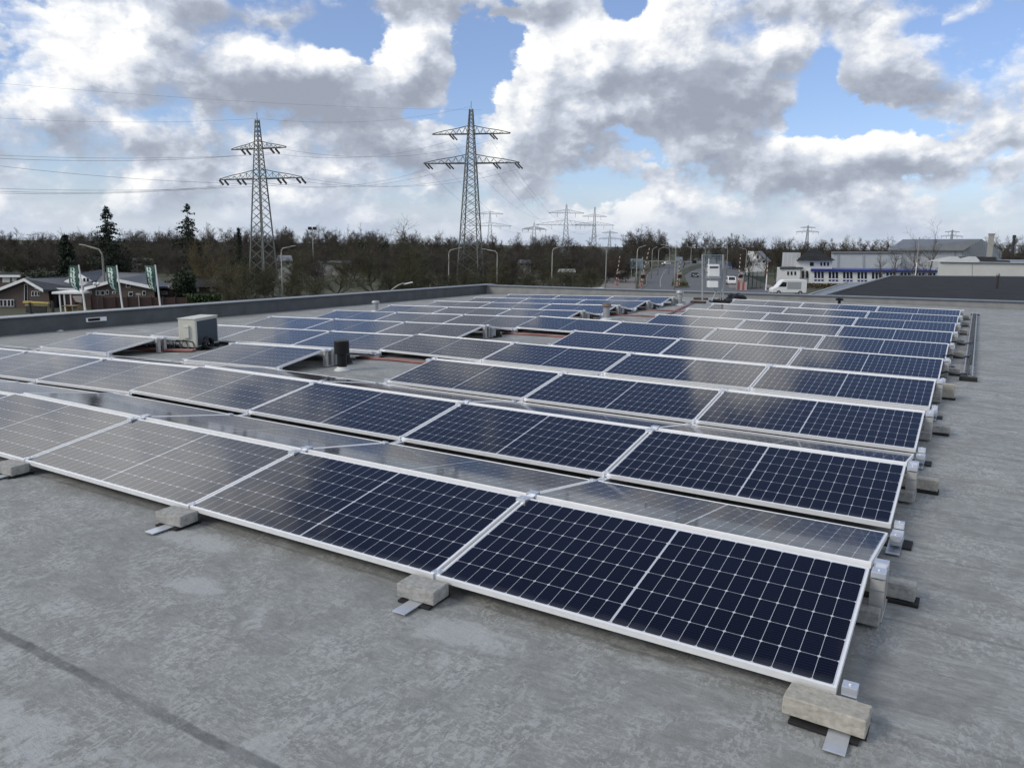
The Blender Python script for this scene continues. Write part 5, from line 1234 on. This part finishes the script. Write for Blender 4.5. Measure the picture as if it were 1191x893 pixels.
# ------------------------------------------------------------------ vehicles
def vehicle(name, label, cat, px, d, rot, prof, W, paint, wins, wheels, wr):
    t = thing(name, label, cat, foot(px, d)+Vector((0, 0, .06)), rot)
    b = MB(); b.prism([Vector((x, -W/2, z)) for x, z in prof], (0, W, 0)); b.build('body', paint, t, .06)
    for poly in wins:
        for y in (-W/2-.012, W/2+.002): MB().prism([Vector((x, y, z)) for x, z in poly], (0, .012, 0)).build('side_window', WIN, t)
    zs = sorted(prof, key=lambda q: q[0]); x0 = zs[0][0]; x1 = zs[-1][0]
    for x in wheels:
        for y in (-W/2+.04, W/2-.04):
            w = MB().tube([(x, y-.1, wr), (x, y+.1, wr)], wr, 16).build('wheel', RUBBER, t); MB().tube([(x, y-.112, wr), (x, y+.112, wr)], wr*.55, 12).build('rim', LAMPG, w)
    for y in (-W/2+.25, W/2-.25): MB().box((x0-.03, y-.14, .62), (x0+.12, y+.14, .80)).build('headlight', WHITEP, t, .02); MB().box((x1-.08, y-.1, .8), (x1+.02, y+.1, 1.1)).build('tail_light', mat('red_lens', (.25, .02, .02), .3), t)
    MB().box((x0-.04, -.3, .42), (x0+.02, .3, .54)).build('number_plate', WHITEP, t)
    return t
VAN = [(-2.9, .35), (-3.0, .95), (-2.2, 1.30), (-1.45, 2.25), (-1.0, 2.55), (2.9, 2.6), (3.0, 2.3), (3.0, .35)]
CAR = [(-2.1, .28), (-2.15, .7), (-1.2, .92), (-.6, 1.40), (.9, 1.46), (1.8, 1.0), (2.1, .95), (2.1, .28)]
v = vehicle('delivery_van', 'white delivery van parked behind the far parapet', 'van', 920, 152, -YAW, VAN, 2.0, CARW, [[(-1.95, 1.35), (-1.3, 2.15), (-.6, 2.15), (-.6, 1.35)]], (-1.9, 1.9), .36); v.scale = (1.1, 1.1, 1.12)
for y in (-1.014, 1.002): MB().prism([Vector((-.45, y, .95)), Vector((2.0, y, .95)), Vector((2.0, y, 2.2)), Vector((-.45, y, 2.2))], (0, .012, 0)).build('grey_side_panel', mat('grey_side_print', (.33, .36, .38), .4), v)
vehicle('parked_car', 'white car roof showing below a street lamp', 'car', 696.5, 140, -YAW+R(20), CAR, 1.75, CARW, [[(-1.0, .95), (-.55, 1.32), (.85, 1.36), (1.4, 1.0)]], (-1.35, 1.35), .31)
vehicle('driving_car', 'dark car driving on the main road', 'car', 810, 232, -YAW+R(84), CAR, 1.75, CARD, [[(-1.0, .95), (-.55, 1.32), (.85, 1.36), (1.4, 1.0)]], (-1.35, 1.35), .31)
v = vehicle('driving_van', 'small white van approaching the level crossing', 'van', 853, 190, -YAW+R(80), [(-2.3, .3), (-2.35, .9), (-1.7, 1.1), (-1.1, 1.85), (2.0, 1.9), (2.2, .95), (2.2, .3)], 1.9, CARW, [[(-1.5, 1.15), (-1.05, 1.7), (1.8, 1.7), (1.9, 1.15)]], (-1.5, 1.4), .33)
MB().prism([Vector((-1.74, -.75, 1.10)), Vector((-1.74, .75, 1.10)), Vector((-1.16, .7, 1.80)), Vector((-1.16, -.7, 1.80))], (-.03, 0, .0)).build('windscreen', WIN, v)
vehicle('blue_truck', 'blue truck far along the main road', 'truck', 857, 330, -YAW+R(20), [(-2.8, .5), (-2.8, 2.2), (-1.7, 2.4), (-1.7, 2.9), (2.8, 2.9), (2.8, .5)], 2.4, CARB, [[(-2.7, 1.4), (-2.7, 2.0), (-2.0, 2.0), (-2.0, 1.4)]], (-2, 1.7), .48)
vehicle('queued_car', 'white car far along the left carriageway', 'car', 776, 380, -YAW+R(20), CAR, 1.75, CARW, [[(-1.0, .95), (-.55, 1.32), (.85, 1.36), (1.4, 1.0)]], (-1.35, 1.35), .31)
